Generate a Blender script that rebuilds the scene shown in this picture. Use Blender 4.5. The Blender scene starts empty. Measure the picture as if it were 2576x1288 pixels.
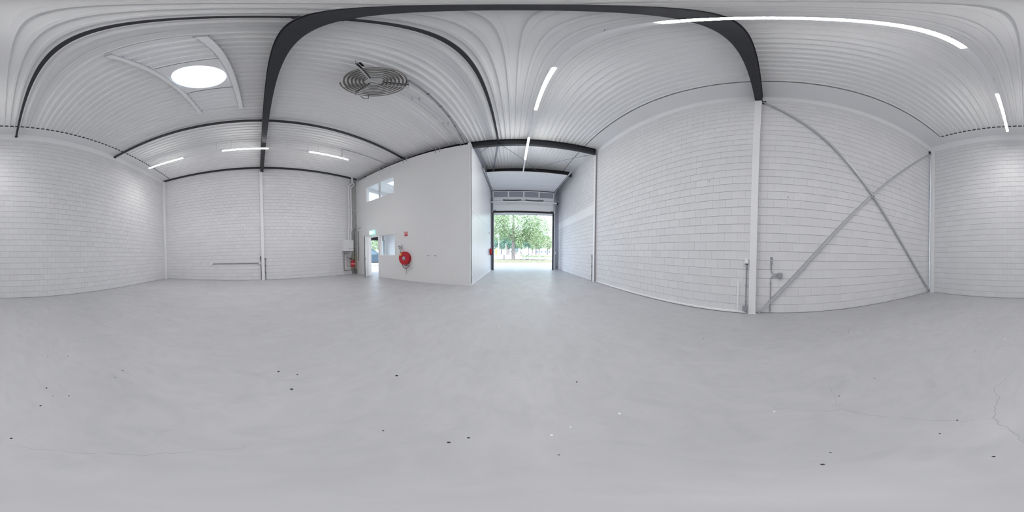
import bpy, bmesh, math, random
from mathutils import Vector, Matrix

random.seed(7)
SC = bpy.context.scene
COL = SC.collection
PI = math.pi

# ------------------------------------------------------------------ camera
cd = bpy.data.cameras.new('camera')
cd.type = 'PANO'
try:
    cd.panorama_type = 'EQUIRECTANGULAR'
except Exception:
    pass
try:
    cd.cycles.panorama_type = 'EQUIRECTANGULAR'
except Exception:
    pass
cd.clip_start = 0.02
cam = bpy.data.objects.new('camera', cd)
COL.objects.link(cam)
RW = Matrix(((0.9999613144097228, -0.008100871071909772, -0.003427181328105315),
             (0.00817805026334172, 0.9996987992278377, 0.023139367240916656),
             (0.0032387000277387104, -0.023166499741999132, 0.999726374620493)))
mx = Matrix.Identity(3)
mx.col[0] = RW @ Vector((1, 0, 0))
mx.col[1] = RW @ Vector((0, 0, 1))
mx.col[2] = RW @ Vector((0, -1, 0))
cam.matrix_world = Matrix.Translation((0, 0, 1.25)) @ mx.to_4x4()
SC.camera = cam

# ------------------------------------------------------------------ sky, sun, exposure
w = bpy.data.worlds.new('world')
SC.world = w
w.use_nodes = True
bg = w.node_tree.nodes['Background']
bg.inputs[0].default_value = (0.73, 0.86, 1.0, 1)
bg.inputs[1].default_value = 3.4
sl = bpy.data.lights.new('sun', 'SUN')
sl.energy = 4.5
sl.angle = math.radians(0.6)
sl.color = (1.0, 0.96, 0.9)
so = bpy.data.objects.new('sun', sl)
COL.objects.link(so)
sun_dir = Vector((0.10, 0.46, -0.88)).normalized()      # travels towards +y, down
so.rotation_euler = sun_dir.to_track_quat('-Z', 'Y').to_euler()
SC.view_settings.view_transform = 'Standard'
SC.view_settings.look = 'None'
SC.view_settings.exposure = 0.13
SC.view_settings.gamma = 1.0
SC.view_settings.use_curve_mapping = False

LAMP_W = 20.5
LAMP_SPREAD = 115
LAMP_COL = (1.0, 0.985, 0.97)
TUBE_E = 54.0
SC.cycles.diffuse_bounces = 8
SC.cycles.max_bounces = 14
SC.cycles.transparent_max_bounces = 16

# ------------------------------------------------------------------ materials
def newmat(name):
    m = bpy.data.materials.new(name)
    m.use_nodes = True
    return m, m.node_tree.nodes, m.node_tree.links, m.node_tree.nodes['Principled BSDF']

def pm(name, col, rough=0.5, metal=0.0, var=0.0, scale=4.0, bump=0.0, bscale=60.0, island=0.0, spec=0.5):
    m, n, l, b = newmat(name)
    b.inputs['Roughness'].default_value = rough
    b.inputs['Metallic'].default_value = metal
    b.inputs['Specular IOR Level'].default_value = spec
    c = (col[0], col[1], col[2], 1)
    b.inputs['Base Color'].default_value = c
    src = None
    if var > 0:
        tc = n.new('ShaderNodeTexCoord')
        nz = n.new('ShaderNodeTexNoise')
        nz.inputs['Scale'].default_value = scale
        nz.inputs['Detail'].default_value = 5
        l.new(tc.outputs['Object'], nz.inputs['Vector'])
        mr = n.new('ShaderNodeMapRange')
        mr.inputs['From Min'].default_value = 0.3
        mr.inputs['From Max'].default_value = 0.7
        mr.inputs['To Min'].default_value = 1 - var
        mr.inputs['To Max'].default_value = 1 + var
        l.new(nz.outputs['Fac'], mr.inputs['Value'])
        src = mr.outputs[0]
    if island > 0:
        g = n.new('ShaderNodeNewGeometry')
        oi = n.new('ShaderNodeObjectInfo')
        ad = n.new('ShaderNodeMath'); ad.operation = 'ADD'
        l.new(g.outputs['Random Per Island'], ad.inputs[0])
        l.new(oi.outputs['Random'], ad.inputs[1])
        fr = n.new('ShaderNodeMath'); fr.operation = 'FRACT'
        l.new(ad.outputs[0], fr.inputs[0])
        mr2 = n.new('ShaderNodeMapRange')
        mr2.inputs['To Min'].default_value = 1 - island
        mr2.inputs['To Max'].default_value = 1 + island
        l.new(fr.outputs[0], mr2.inputs['Value'])
        if src is None:
            src = mr2.outputs[0]
        else:
            mu = n.new('ShaderNodeMath'); mu.operation = 'MULTIPLY'
            l.new(src, mu.inputs[0]); l.new(mr2.outputs[0], mu.inputs[1])
            src = mu.outputs[0]
    if src is not None:
        vm = n.new('ShaderNodeVectorMath'); vm.operation = 'SCALE'
        vm.inputs[0].default_value = col[:3]
        l.new(src, vm.inputs['Scale'])
        l.new(vm.outputs[0], b.inputs['Base Color'])
    if bump > 0:
        tc2 = n.new('ShaderNodeTexCoord')
        nb = n.new('ShaderNodeTexNoise')
        nb.inputs['Scale'].default_value = bscale
        nb.inputs['Detail'].default_value = 4
        l.new(tc2.outputs['Object'], nb.inputs['Vector'])
        bp = n.new('ShaderNodeBump')
        bp.inputs['Strength'].default_value = bump
        bp.inputs['Distance'].default_value = 0.01
        l.new(nb.outputs['Fac'], bp.inputs['Height'])
        l.new(bp.outputs[0], b.inputs['Normal'])
    return m

def emat(name, col, strength):
    m, n, l, b = newmat(name)
    b.inputs['Base Color'].default_value = (0.8, 0.8, 0.8, 1)
    b.inputs['Emission Color'].default_value = (*col, 1)
    b.inputs['Emission Strength'].default_value = strength
    return m

def glassmat(name, tint=(0.93, 0.96, 0.97)):
    m = bpy.data.materials.new(name); m.use_nodes = True
    n = m.node_tree.nodes; l = m.node_tree.links
    n.clear()
    out = n.new('ShaderNodeOutputMaterial'); mix = n.new('ShaderNodeMixShader')
    tr = n.new('ShaderNodeBsdfTransparent'); gl = n.new('ShaderNodeBsdfGlossy')
    lw = n.new('ShaderNodeLayerWeight'); pw_ = n.new('ShaderNodeMath'); pw_.operation = 'POWER'; pw_.inputs[1].default_value = 5
    l.new(lw.outputs['Facing'], pw_.inputs[0])
    fr = n.new('ShaderNodeMapRange'); fr.inputs['To Min'].default_value = 0.04; fr.inputs['To Max'].default_value = 0.8
    l.new(pw_.outputs[0], fr.inputs['Value'])
    tr.inputs[0].default_value = (*tint, 1); gl.inputs['Roughness'].default_value = 0.02
    l.new(fr.outputs[0], mix.inputs[0]); l.new(tr.outputs[0], mix.inputs[1]); l.new(gl.outputs[0], mix.inputs[2])
    l.new(mix.outputs[0], out.inputs[0])
    return m

def transmat(name, col=(0.95, 0.97, 1.0), f=0.85):
    m = bpy.data.materials.new(name); m.use_nodes = True
    n = m.node_tree.nodes; l = m.node_tree.links
    n.clear()
    out = n.new('ShaderNodeOutputMaterial'); mix = n.new('ShaderNodeMixShader')
    a = n.new('ShaderNodeBsdfDiffuse'); t = n.new('ShaderNodeBsdfTranslucent')
    a.inputs[0].default_value = (*col, 1); t.inputs[0].default_value = (*col, 1)
    mix.inputs[0].default_value = f
    l.new(a.outputs[0], mix.inputs[1]); l.new(t.outputs[0], mix.inputs[2]); l.new(mix.outputs[0], out.inputs[0])
    return m

def floormat():
    m, n, l, b = newmat('floor_concrete')
    tc = n.new('ShaderNodeTexCoord')
    base = (0.452, 0.455, 0.472)
    def noise(scale, detail, dist, lo, hi, f0=0.35, f1=0.65):
        mp = n.new('ShaderNodeMapping'); mp.inputs['Rotation'].default_value = (0, 0, 0.6)
        mp.inputs['Scale'].default_value = (1.0, 0.55, 1.0)
        l.new(tc.outputs['Object'], mp.inputs['Vector'])
        z = n.new('ShaderNodeTexNoise')
        z.inputs['Scale'].default_value = scale; z.inputs['Detail'].default_value = detail
        z.inputs['Distortion'].default_value = dist
        l.new(mp.outputs[0], z.inputs['Vector'])
        r = n.new('ShaderNodeMapRange')
        r.inputs['From Min'].default_value = f0; r.inputs['From Max'].default_value = f1
        r.inputs['To Min'].default_value = lo; r.inputs['To Max'].default_value = hi
        l.new(z.outputs['Fac'], r.inputs['Value'])
        return r.outputs[0]
    a = noise(0.8, 4, 0.6, 0.97, 1.03)
    c = noise(5.0, 6, 1.5, 0.965, 1.03)
    d = noise(2.2, 6, 2.5, 0.945, 1.0, 0.30, 0.42)
    e = noise(38.0, 3, 0.0, 0.90, 1.0, 0.24, 0.31)
    def mul(x, y):
        q = n.new('ShaderNodeMath'); q.operation = 'MULTIPLY'
        l.new(x, q.inputs[0]); l.new(y, q.inputs[1]); return q.outputs[0]
    f = mul(mul(a, c), mul(d, e))
    vm = n.new('ShaderNodeVectorMath'); vm.operation = 'SCALE'
    vm.inputs[0].default_value = base
    l.new(f, vm.inputs['Scale']); l.new(vm.outputs[0], b.inputs['Base Color'])
    rr = noise(3.0, 4, 0.5, 0.36, 0.5)
    l.new(rr, b.inputs['Roughness'])
    b.inputs['Specular IOR Level'].default_value = 0.35
    return m

M = dict(
    block=pm('painted_block', (0.775, 0.775, 0.79), 0.6, island=0.025, bump=0.25, bscale=45),
    joint=pm('wall_joint', (0.40, 0.40, 0.42), 0.8),
    plaster=pm('partition_plaster', (0.86, 0.86, 0.865), 0.6, var=0.01, scale=1.5),
    panel=pm('sandwich_panel', (0.80, 0.815, 0.84), 0.32),
    white=pm('white_paint', (0.88, 0.88, 0.89), 0.45),
    wsteel=pm('white_steel', (0.89, 0.89, 0.90), 0.4),
    deck=pm('roof_deck', (0.86, 0.86, 0.86), 0.42, var=0.01, scale=1.0),
    soffit=pm('roof_soffit', (0.82, 0.82, 0.83), 0.5),
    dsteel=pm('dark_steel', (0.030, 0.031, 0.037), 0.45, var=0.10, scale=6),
    gsteel=pm('grey_steel', (0.24, 0.245, 0.29), 0.4),
    galv=pm('galvanised', (0.56, 0.57, 0.59), 0.38, metal=0.3),
    conduit=pm('grey_conduit', (0.31, 0.315, 0.34), 0.5),
    lgrey=pm('light_grey_pipe', (0.60, 0.60, 0.62), 0.35),
    dconduit=pm('dark_pipe', (0.13, 0.13, 0.14), 0.5),
    box=pm('grey_box', (0.33, 0.345, 0.37), 0.5),
    dark=pm('dark_rubber', (0.018, 0.020, 0.025), 0.6),
    foam=pm('dark_foam', (0.05, 0.05, 0.055), 0.9),
    floor=floormat(),
    crack=pm('crack_dark', (0.30, 0.30, 0.31), 0.9),
    hole=pm('hole_dark', (0.03, 0.03, 0.035), 0.9),
    chip=pm('chip_white', (0.9, 0.9, 0.9), 0.6),
    concrete=pm('raw_concrete', (0.42, 0.42, 0.41), 0.8, var=0.2, scale=9),
    beige=pm('beige_board', (0.46, 0.43, 0.33), 0.8, var=0.12, scale=8),
    pier=pm('grey_pier', (0.44, 0.45, 0.52), 0.6),
    red=pm('fire_red', (0.55, 0.016, 0.03), 0.3),
    dred=pm('dark_red', (0.28, 0.010, 0.016), 0.4),
    yellow=pm('yellow_label', (0.85, 0.48, 0.06), 0.5),
    chrome=pm('chrome', (0.62, 0.62, 0.64), 0.2, metal=1.0),
    coil=pm('coil_steel', (0.21, 0.20, 0.19), 0.3, metal=0.7),
    black=pm('black', (0.01, 0.01, 0.011), 0.5),
    hose=pm('hose_red_brown', (0.16, 0.055, 0.05), 0.6),
    boiler=pm('boiler_white', (0.80, 0.80, 0.82), 0.3),
    glass=glassmat('pane_glass'),
    tint=pm('translucent_grey_pane', (0.34, 0.35, 0.40), 0.25),
    bluef=pm('blue_grey_frame', (0.42, 0.50, 0.55), 0.4),
    tubef=emat('tube_light_passage', (1.0, 0.985, 0.95), TUBE_E * 2.6),
    tube=emat('tube_light', (1.0, 0.985, 0.97), TUBE_E),
    led=emat('led_panel', (1.0, 1.0, 1.0), 3.0),
    exitg=emat('exit_green', (0.10, 0.80, 0.60), 1.0),
    exitw=emat('exit_white', (0.85, 1.0, 0.98), 2.5),
    diffuser=transmat('skylight_diffuser'),
    dome=glassmat('skylight_dome', (0.96, 0.97, 0.98)),
    pave=pm('concrete_paving', (0.42, 0.42, 0.43), 0.8, var=0.06, scale=0.7),
    road=pm('pale_road', (0.46, 0.45, 0.45), 0.8, var=0.04, scale=0.4),
    verge=pm('dry_grass', (0.20, 0.19, 0.13), 0.9, var=0.3, scale=1.6),
    lawn=pm('lawn', (0.17, 0.25, 0.10), 0.9, var=0.2, scale=1.2),
    leafa=pm('leaf_light', (0.31, 0.44, 0.25), 0.6, island=0.35),
    leafb=pm('leaf_dark', (0.17, 0.30, 0.23), 0.6, island=0.35),
    leafc=pm('leaf_yellow', (0.38, 0.46, 0.28), 0.6, island=0.3),
    bark=pm('bark', (0.26, 0.235, 0.225), 0.9, var=0.2, scale=7),
    pole=pm('pole_white', (0.85, 0.86, 0.88), 0.4),
    car=pm('car_blue_grey', (0.07, 0.11, 0.15), 0.25, spec=0.8),
    carw=pm('car_white', (0.75, 0.78, 0.80), 0.3),
    carg=pm('car_glass', (0.10, 0.17, 0.22), 0.08, spec=1.0),
    signr=pm('sign_red', (0.62, 0.03, 0.05), 0.4),
    signw=pm('sign_white', (0.88, 0.86, 0.86), 0.4),
    ysign=pm('yellow_sign', (0.95, 0.75, 0.12), 0.5),
    house=pm('pale_house', (0.75, 0.72, 0.72), 0.8),
)

# ------------------------------------------------------------------ mesh helpers
class MB:
    def __init__(s):
        s.v = []; s.f = []
    def add(s, v, f):
        o = len(s.v); s.v += [tuple(p) for p in v]; s.f += [[i + o for i in q] for q in f]; return s
    def box(s, x0, x1, y0, y1, z0, z1):
        if x0 > x1: x0, x1 = x1, x0
        if y0 > y1: y0, y1 = y1, y0
        if z0 > z1: z0, z1 = z1, z0
        return s.add([(x0, y0, z0), (x1, y0, z0), (x1, y1, z0), (x0, y1, z0), (x0, y0, z1), (x1, y0, z1), (x1, y1, z1), (x0, y1, z1)],
                     [[3, 2, 1, 0], [4, 5, 6, 7], [0, 1, 5, 4], [1, 2, 6, 5], [2, 3, 7, 6], [3, 0, 4, 7]])
    def cbox(s, x0, x1, y0, y1, z0, z1, b=0.005):
        """box with chamfered edges"""
        if x0 > x1: x0, x1 = x1, x0
        if y0 > y1: y0, y1 = y1, y0
        if z0 > z1: z0, z1 = z1, z0
        bm = bmesh.new()
        bmesh.ops.create_cube(bm, size=1)
        for q in bm.verts:
            q.co = Vector((x0 if q.co.x < 0 else x1, y0 if q.co.y < 0 else y1, z0 if q.co.z < 0 else z1))
        bmesh.ops.bevel(bm, geom=list(bm.edges), offset=b, segments=1, affect='EDGES')
        bm.verts.index_update()
        s.add([tuple(q.co) for q in bm.verts], [[q.index for q in f.verts] for f in bm.faces])
        bm.free(); return s
    def hull(s, a, b):
        """prism between two equal loops"""
        n = len(a)
        fs = [list(range(n - 1, -1, -1)), list(range(n, 2 * n))]
        for i in range(n):
            j = (i + 1) % n
            fs.append([i, j, n + j, n + i])
        return s.add(list(a) + list(b), fs)
    def tube(s, pts, r, seg=8, closed=False, cap=True):
        pts = [Vector(p) for p in pts]
        n = len(pts)
        rs = r if isinstance(r, (list, tuple)) else [r] * n
        rings = []; up = None
        for i, p in enumerate(pts):
            if closed:
                d = (pts[(i + 1) % n] - pts[i - 1]).normalized()
            else:
                a = (pts[i] - pts[i - 1]).normalized() if i > 0 else None
                b = (pts[i + 1] - pts[i]).normalized() if i < n - 1 else None
                d = ((a or b) + (b or a)).normalized()
            if up is None:
                up = Vector((0, 0, 1)) if abs(d.z) < 0.9 else Vector((1, 0, 0))
            u = (up - d * up.dot(d))
            if u.length < 1e-5:
                u = d.orthogonal()
            u.normalize(); up = u
            v = d.cross(u)
            rings.append([p + (u * math.cos(2 * PI * k / seg) + v * math.sin(2 * PI * k / seg)) * rs[i] for k in range(seg)])
        vs = [q for rg in rings for q in rg]
        fs = []
        for i in range(n if closed else n - 1):
            j = (i + 1) % n
            for k in range(seg):
                k2 = (k + 1) % seg
                fs.append([i * seg + k, i * seg + k2, j * seg + k2, j * seg + k])
        if cap and not closed:
            fs.append(list(range(seg - 1, -1, -1))); fs.append([(n - 1) * seg + k for k in range(seg)])
        return s.add(vs, fs)
    def bar(s, p, q, wdt, hgt, up=(0, 0, 1)):
        p = Vector(p); q = Vector(q); d = (q - p).normalized(); up = Vector(up)
        v = d.cross(up)
        if v.length < 1e-4: v = d.orthogonal()
        v.normalize(); u = v.cross(d)
        def lp(c): return [c + v * a * wdt / 2 + u * b * hgt / 2 for a, b in ((-1, -1), (1, -1), (1, 1), (-1, 1))]
        return s.hull(lp(p), lp(q))
    def lathe(s, prof, seg=24, M4=None):
        """prof list of (r, t), axis = local z"""
        vs = []; fs = []
        for r, t in prof:
            for k in range(seg):
                a = 2 * PI * k / seg
                p = Vector((r * math.cos(a), r * math.sin(a), t))
                vs.append(M4 @ p if M4 is not None else p)
        for i in range(len(prof) - 1):
            for k in range(seg):
                k2 = (k + 1) % seg
                fs.append([i * seg + k, i * seg + k2, (i + 1) * seg + k2, (i + 1) * seg + k])
        fs.append([k for k in range(seg - 1, -1, -1)]); fs.append([(len(prof) - 1) * seg + k for k in range(seg)])
        return s.add(vs, fs)
    def mesh(s, name):
        me = bpy.data.meshes.new(name); me.from_pydata(s.v, [], s.f); me.update(); return me
    def obj(s, name, mat, parent=None, smooth=False, fix=True, loc=None):
        me = s.mesh(name)
        if fix:
            bm = bmesh.new(); bm.from_mesh(me)
            bmesh.ops.recalc_face_normals(bm, faces=bm.faces[:]); bm.to_mesh(me); bm.free()
        if smooth:
            for p in me.polygons: p.use_smooth = True
        mats = mat if isinstance(mat, list) else [mat]
        for q in mats: me.materials.append(M[q])
        o = bpy.data.objects.new(name, me); COL.objects.link(o)
        if parent is not None: o.parent = parent
        if smooth:
            try:
                md = o.modifiers.new('split', 'EDGE_SPLIT'); md.split_angle = math.radians(40)
            except Exception: pass
        return o

def tag(o, label=None, cat=None, group=None, kind=None):
    if label: o['label'] = label
    if cat: o['category'] = cat
    if group: o['group'] = group
    if kind: o['kind'] = kind
    return o

def thing(name, label, cat, group=None, loc=(0, 0, 0), kind=None):
    """An Empty at the base; its parts are modelled in world coordinates and moved under it."""
    o = bpy.data.objects.new(name, None); COL.objects.link(o)
    o.empty_display_size = 0.1
    o.location = loc
    tag(o, label, cat, group, kind)
    return o

def part(mb, name, mat, root, smooth=False, label=None, fix=True):
    """root may be a thing (Empty with location only) or a part"""
    off = Vector((0, 0, 0)); r = root
    while r is not None:
        off += r.location; r = r.parent
    mb.v = [(p[0] - off.x, p[1] - off.y, p[2] - off.z) for p in mb.v]
    o = mb.obj(name, mat, root, smooth, fix)
    if label: o['label'] = label
    return o

def structure(mb, name, mat, smooth=False, fix=True):
    o = mb.obj(name, mat, None, smooth, fix)
    o['kind'] = 'structure'
    return o

# ------------------------------------------------------------------ dimensions
XL, XR, YB = -8.208, 3.462, -5.198
XR2, XR3 = 3.387, 3.322
YP, XP, YF = 5.757, -1.543, 11.40
YW = 11.80
SL = 0.0181
def zd(x): return 6.29 + SL * x        # underside of the roof deck

# ------------------------------------------------------------------ floor
fb = MB()
fb.box(XL - 0.2, XR + 0.2, YB - 0.2, YW, -0.12, 0.0)
floor = structure(fb, 'floor', 'floor')
def ribbon(pts, wd, z):
    mb = MB(); n = len(pts); vs = []
    for i, p in enumerate(pts):
        a = Vector(pts[max(i - 1, 0)]); b = Vector(pts[min(i + 1, n - 1)])
        d = (b - a).normalized(); nn = Vector((-d.y, d.x))
        ww = wd * (0.35 + 0.65 * math.sin(PI * (i + 0.5) / n)) * random.uniform(0.7, 1.3)
        vs.append((p[0] + nn.x * ww, p[1] + nn.y * ww, z)); vs.append((p[0] - nn.x * ww, p[1] - nn.y * ww, z))
    mb.add(vs, [[2 * i, 2 * i + 1, 2 * i + 3, 2 * i + 2] for i in range(n - 1)])
    return mb
def jitter(pts, k=4, a=0.007):
    out = []
    for i in range(len(pts) - 1):
        for j in range(k):
            t = j / k
            out.append((pts[i][0] * (1 - t) + pts[i + 1][0] * t + random.uniform(-a, a),
                        pts[i][1] * (1 - t) + pts[i + 1][1] * t + random.uniform(-a, a)))
    out.append(pts[-1]); return out
cracks = [
 ([(0.009, -0.607), (-0.027, -0.572), (-0.057, -0.566), (-0.081, -0.538), (-0.129, -0.515), (-0.177, -0.49), (-0.214, -0.449), (-0.275, -0.414), (-0.307, -0.381), (-0.334, -0.328), (-0.362, -0.303), (-0.393, -0.288), (-0.431, -0.233), (-0.477, -0.174), (-0.501, -0.107), (-0.525, -0.067), (-0.566, -0.024)], 0.0011),
 ([(0.979, -0.025), (0.922, -0.07), (0.927, -0.123), (0.887, -0.208), (0.85, -0.326), (0.82, -0.442), (0.698, -0.519), (0.575, -0.629), (0.477, -0.678), (0.327, -0.755), (0.292, -0.753), (0.272, -0.792), (0.164, -0.837)], 0.0014),
 ([(0.098, -1.638), (0.098, -1.582), (0.121, -1.501), (0.172, -1.415), (0.196, -1.297), (0.233, -1.252), (0.224, -1.18), (0.192, -1.117), (0.178, -1.09), (0.184, -1.034), (0.177, -0.952), (0.179, -0.914), (0.163, -0.869), (0.163, -0.837), (0.141, -0.822), (0.131, -0.781), (0.088, -0.748), (0.052, -0.699), (0.027, -0.66), (0.028, -0.626), (0.009, -0.608)], 0.0019),
 ([(1.235, -0.513), (1.151, -0.469), (1.04, -0.461), (0.904, -0.421), (0.832, -0.423)], 0.0010),
 ([(2.401, -0.871), (2.517, -0.959), (2.358, -0.999)], 0.003),
 ([(2.412, -1.342), (2.287, -1.236), (2.196, -1.183)], 0.004),
]
for pts, wd in cracks:
    part(ribbon(jitter(pts), wd, 0.0012), 'crack', 'crack', floor, fix=False)
holes = [(-1.431, 0.158), (-1.342, 0.308), (-1.133, 0.214), (-0.328, -1.198), (-0.337, -1.072), (-0.439, -1.036), (-0.227, -0.97), (-1.138, -2.081), (-1.014, -1.132), (-0.879, -1.08), (-0.503, -1.765), (-0.718, -1.704), (-0.033, -0.641),
 (-0.886, 0.995), (-0.265, 2.528), (0.48, 1.133), (-0.16, 0.553), (-0.213, 0.49), (-0.478, 0.441), (0.129, 0.406),
 (0.329, -0.761), (0.335, -0.601), (0.451, -0.205), (0.361, -0.15), (0.09, -0.466), (0.997, -0.482), (1.088, -0.846), (0.601, -1.899), (2.05, 0.843)]
hr = [12, 8, 12, 8, 5, 6, 8, 10, 7, 6, 7, 7, 6, 13, 9, 8, 7, 7, 5, 4, 6, 5, 4, 6, 6, 6, 5, 7, 7]
chips = [(0.521, 0.649), (0.248, 0.638), (0.151, 0.585), (0.892, -0.056), (0.298, -2.362), (0.541, -2.697), (0.678, -2.696), (2.296, -2.075), (-0.622, -2.046), (-0.208, -2.228)]
def disc(x, y, r, z, seg=9):
    return MB().add([(x + r * math.cos(2 * PI * k / seg) * (1 + 0.25 * math.sin(k * 2.3)), y + r * math.sin(2 * PI * k / seg), z) for k in range(seg)], [list(range(seg))])
for (x, y), r in zip(holes, hr):
    part(disc(x, y, r * 0.001, 0.0015), 'pit', 'hole', floor, fix=False)
for x, y in chips:
    part(disc(x, y, random.uniform(0.004, 0.009), 0.0015), 'paint_chip', 'chip', floor, fix=False)

# ------------------------------------------------------------------ block walls
CAM = Vector((0, 0, 1.25))
def block_wall(name, origin, axis, normal, length, height, pitch, bw, phase, skip=None, keep=300):
    """origin = bottom corner on the visible face; axis along wall, normal into the room"""
    o3 = Vector(origin); ax = Vector(axis); nm = Vector(normal)
    def P(u, d, z): return o3 + ax * u + nm * d + Vector((0, 0, z))
    mb = MB()
    a = P(0, -0.009, 0); b = P(length, -0.15, height)
    mb.box(a.x, b.x, a.y, b.y, -0.02, height)
    wall = structure(mb, name, 'joint')
    gh, gv, bv, bu, dp = 0.0065, 0.0008, 0.004, 0.0022, 0.010
    rows = int(math.ceil((height - 0.004) / pitch))
    cells = []
    for r in range(rows):
        z0 = 0.006 + r * pitch + (gh / 2 if r else 0.006)
        z1 = min(0.006 + (r + 1) * pitch - gh / 2, height)
        if skip and z1 > skip[0] and z0 < skip[1]:
            if z0 < skip[0] - 0.03: z1 = skip[0]
            elif z1 > skip[1] + 0.03: z0 = skip[1]
            else: continue
        if z1 - z0 < 0.03: continue
        ph = phase if r % 2 == 0 else phase + bw / 2
        u = (ph % bw) - bw
        while u < length:
            u0 = max(u + gv / 2, 0.0); u1 = min(u + bw - gv / 2, length)
            u += bw
            if u1 - u0 < 0.03: continue
            cells.append((u0, u1, z0, z1))
    def solid(c):
        m = P((c[0] + c[1]) / 2, 0, (c[2] + c[3]) / 2); v = CAM - m; d = v.length
        return (c[1] - c[0]) * (c[3] - c[2]) * max(v.dot(nm), 0.01) / d ** 3
    cells.sort(key=solid, reverse=True)
    def block_geo(mb, u0, u1, z0, z1, ou, oz, dd):
        def L(u, d, z):
            q = ax * (u - ou) + nm * d; return (q.x, q.y, z - oz)
        vs = []
        for du, dz, d in ((0, 0, -dp), (0, 0, dd - bv), (bu, bv, dd)):
            vs += [L(u0 + du, d, z0 + dz), L(u1 - du, d, z0 + dz), L(u1 - du, d, z1 - dz), L(u0 + du, d, z1 - dz)]
        fs = [[8, 9, 10, 11]]
        for k in range(2):
            for i in range(4):
                j = (i + 1) % 4
                fs.append([4 * k + i, 4 * k + j, 4 * k + 4 + j, 4 * k + 4 + i])
        mb.add(vs, fs)
    cache = {}
    for c in cells[:keep]:
        key = (round(c[1] - c[0], 3), round(c[3] - c[2], 3), random.randint(0, 2))
        um = (c[0] + c[1]) / 2; zm = (c[2] + c[3]) / 2
        if key not in cache:
            mb = MB(); hw = key[0] / 2; hh = key[1] / 2
            block_geo(mb, -hw, hw, -hh, hh, 0, 0, (0.0, 0.0006, -0.0006)[key[2]])
            me = mb.mesh('block')
            bm = bmesh.new(); bm.from_mesh(me); bmesh.ops.recalc_face_normals(bm, faces=bm.faces[:])
            fr = max(bm.faces, key=lambda f: f.calc_area()); 
            if fr.normal.dot(nm) < 0: bmesh.ops.reverse_faces(bm, faces=bm.faces[:])
            bm.to_mesh(me); bm.free()
            me.materials.append(M['block']); cache[key] = me
        o = bpy.data.objects.new('block', cache[key]); COL.objects.link(o)
        o.parent = wall; q = P(um, 0, zm); o.location = q
    rest = cells[keep:]
    if rest:
        mb = MB()
        for c in rest:
            t = random.choice((0.0, 0.0006, -0.0006))
            q = MB(); block_geo(q, c[0], c[1], c[2], c[3], 0, 0, t)
            mb.add([(p[0] + o3.x, p[1] + o3.y, p[2]) for p in q.v], q.f)
        o = mb.obj('far_blocks', 'block', wall, fix=False)
        bm = bmesh.new(); bm.from_mesh(o.data)
        for f in bm.faces:
            pass
        bm.free()
        o['kind'] = 'stuff'
    return wall

block_wall('wall_back', (XL, YB, 0), (1, 0, 0), (0, 1, 0), XR - XL, 6.35, 0.1885, 0.2785, 0.02)
block_wall('wall_left_rear', (XL, YB, 0), (0, 1, 0), (1, 0, 0), 0.25 - YB, 6.25, 0.1815, 0.280, 0.05)
block_wall('wall_left_front', (XL, 0.25, 0), (0, 1, 0), (1, 0, 0), YP - 0.25 + 0.1, 6.25, 0.1815, 0.280, 0.11)
block_wall('wall_right_rear', (XR, YB, 0), (0, 1, 0), (-1, 0, 0), 0.30 - YB, 6.45, 0.1935, 0.2866, (-0.358 - YB) % 0.2866)
block_wall('wall_right_middle', (XR2, 0.30, 0), (0, 1, 0), (-1, 0, 0), 6.13 - 0.30, 6.45, 0.1925, 0.2866, 0.09)
band = (2.963, 3.437)
block_wall('wall_right_front', (XR3, 6.13, 0), (0, 1, 0), (-1, 0, 0), YW - 6.13, 6.45, 0.190, 0.285, 0.12, skip=band)
mb = MB(); mb.cbox(XR3 - 0.004, XR3 + 0.1, 6.2, YW, 2.965, 3.435, 0.004)
structure(mb, 'trim_1', 'white')

# ------------------------------------------------------------------ partition, passage wall, front wall
T = 0.14
def grid_wall(xs, zs, holes_, y0, y1):
    mb = MB()
    for i in range(len(xs) - 1):
        for j in range(len(zs) - 1):
            cx = (xs[i] + xs[i + 1]) / 2; cz = (zs[j] + zs[j + 1]) / 2
            if any(a < cx < b and c < cz < d for a, b, c, d in holes_): continue
            mb.box(xs[i], xs[i + 1], y0, y1, zs[j], zs[j + 1])
    return mb
DX0, DX1 = -7.06, -6.21
LW = (-6.135, -5.088, 1.12, 2.17)
UW = (-7.272, -5.118, 4.205, 5.235)
DO = (DX0, DX1, -0.05, 2.175)
xs = sorted({XL - 0.1, UW[0], DX0, DX1, LW[0], UW[1], LW[1], XP})
zs = sorted({-0.02, LW[2], LW[3], DO[3], UW[2], UW[3], 5.86})
wp = structure(grid_wall(xs, zs, [DO, LW, UW], YP, YP + T), 'wall_partition', 'plaster')
tb = MB(); tb.box(XL, XP, YP + 0.0, YP + T, 5.86, 5.9); tb.box(XL, XP, YP - 0.006, YP, 5.83, 5.9)
part(tb, 'top_strip', 'white', wp)
cr = MB(); cr.box(XP - 0.045, XP + 0.012, YP - 0.012, YP + 0.012, 0.0, 5.86)
part(cr, 'corner_bead', 'white', wp)

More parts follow.
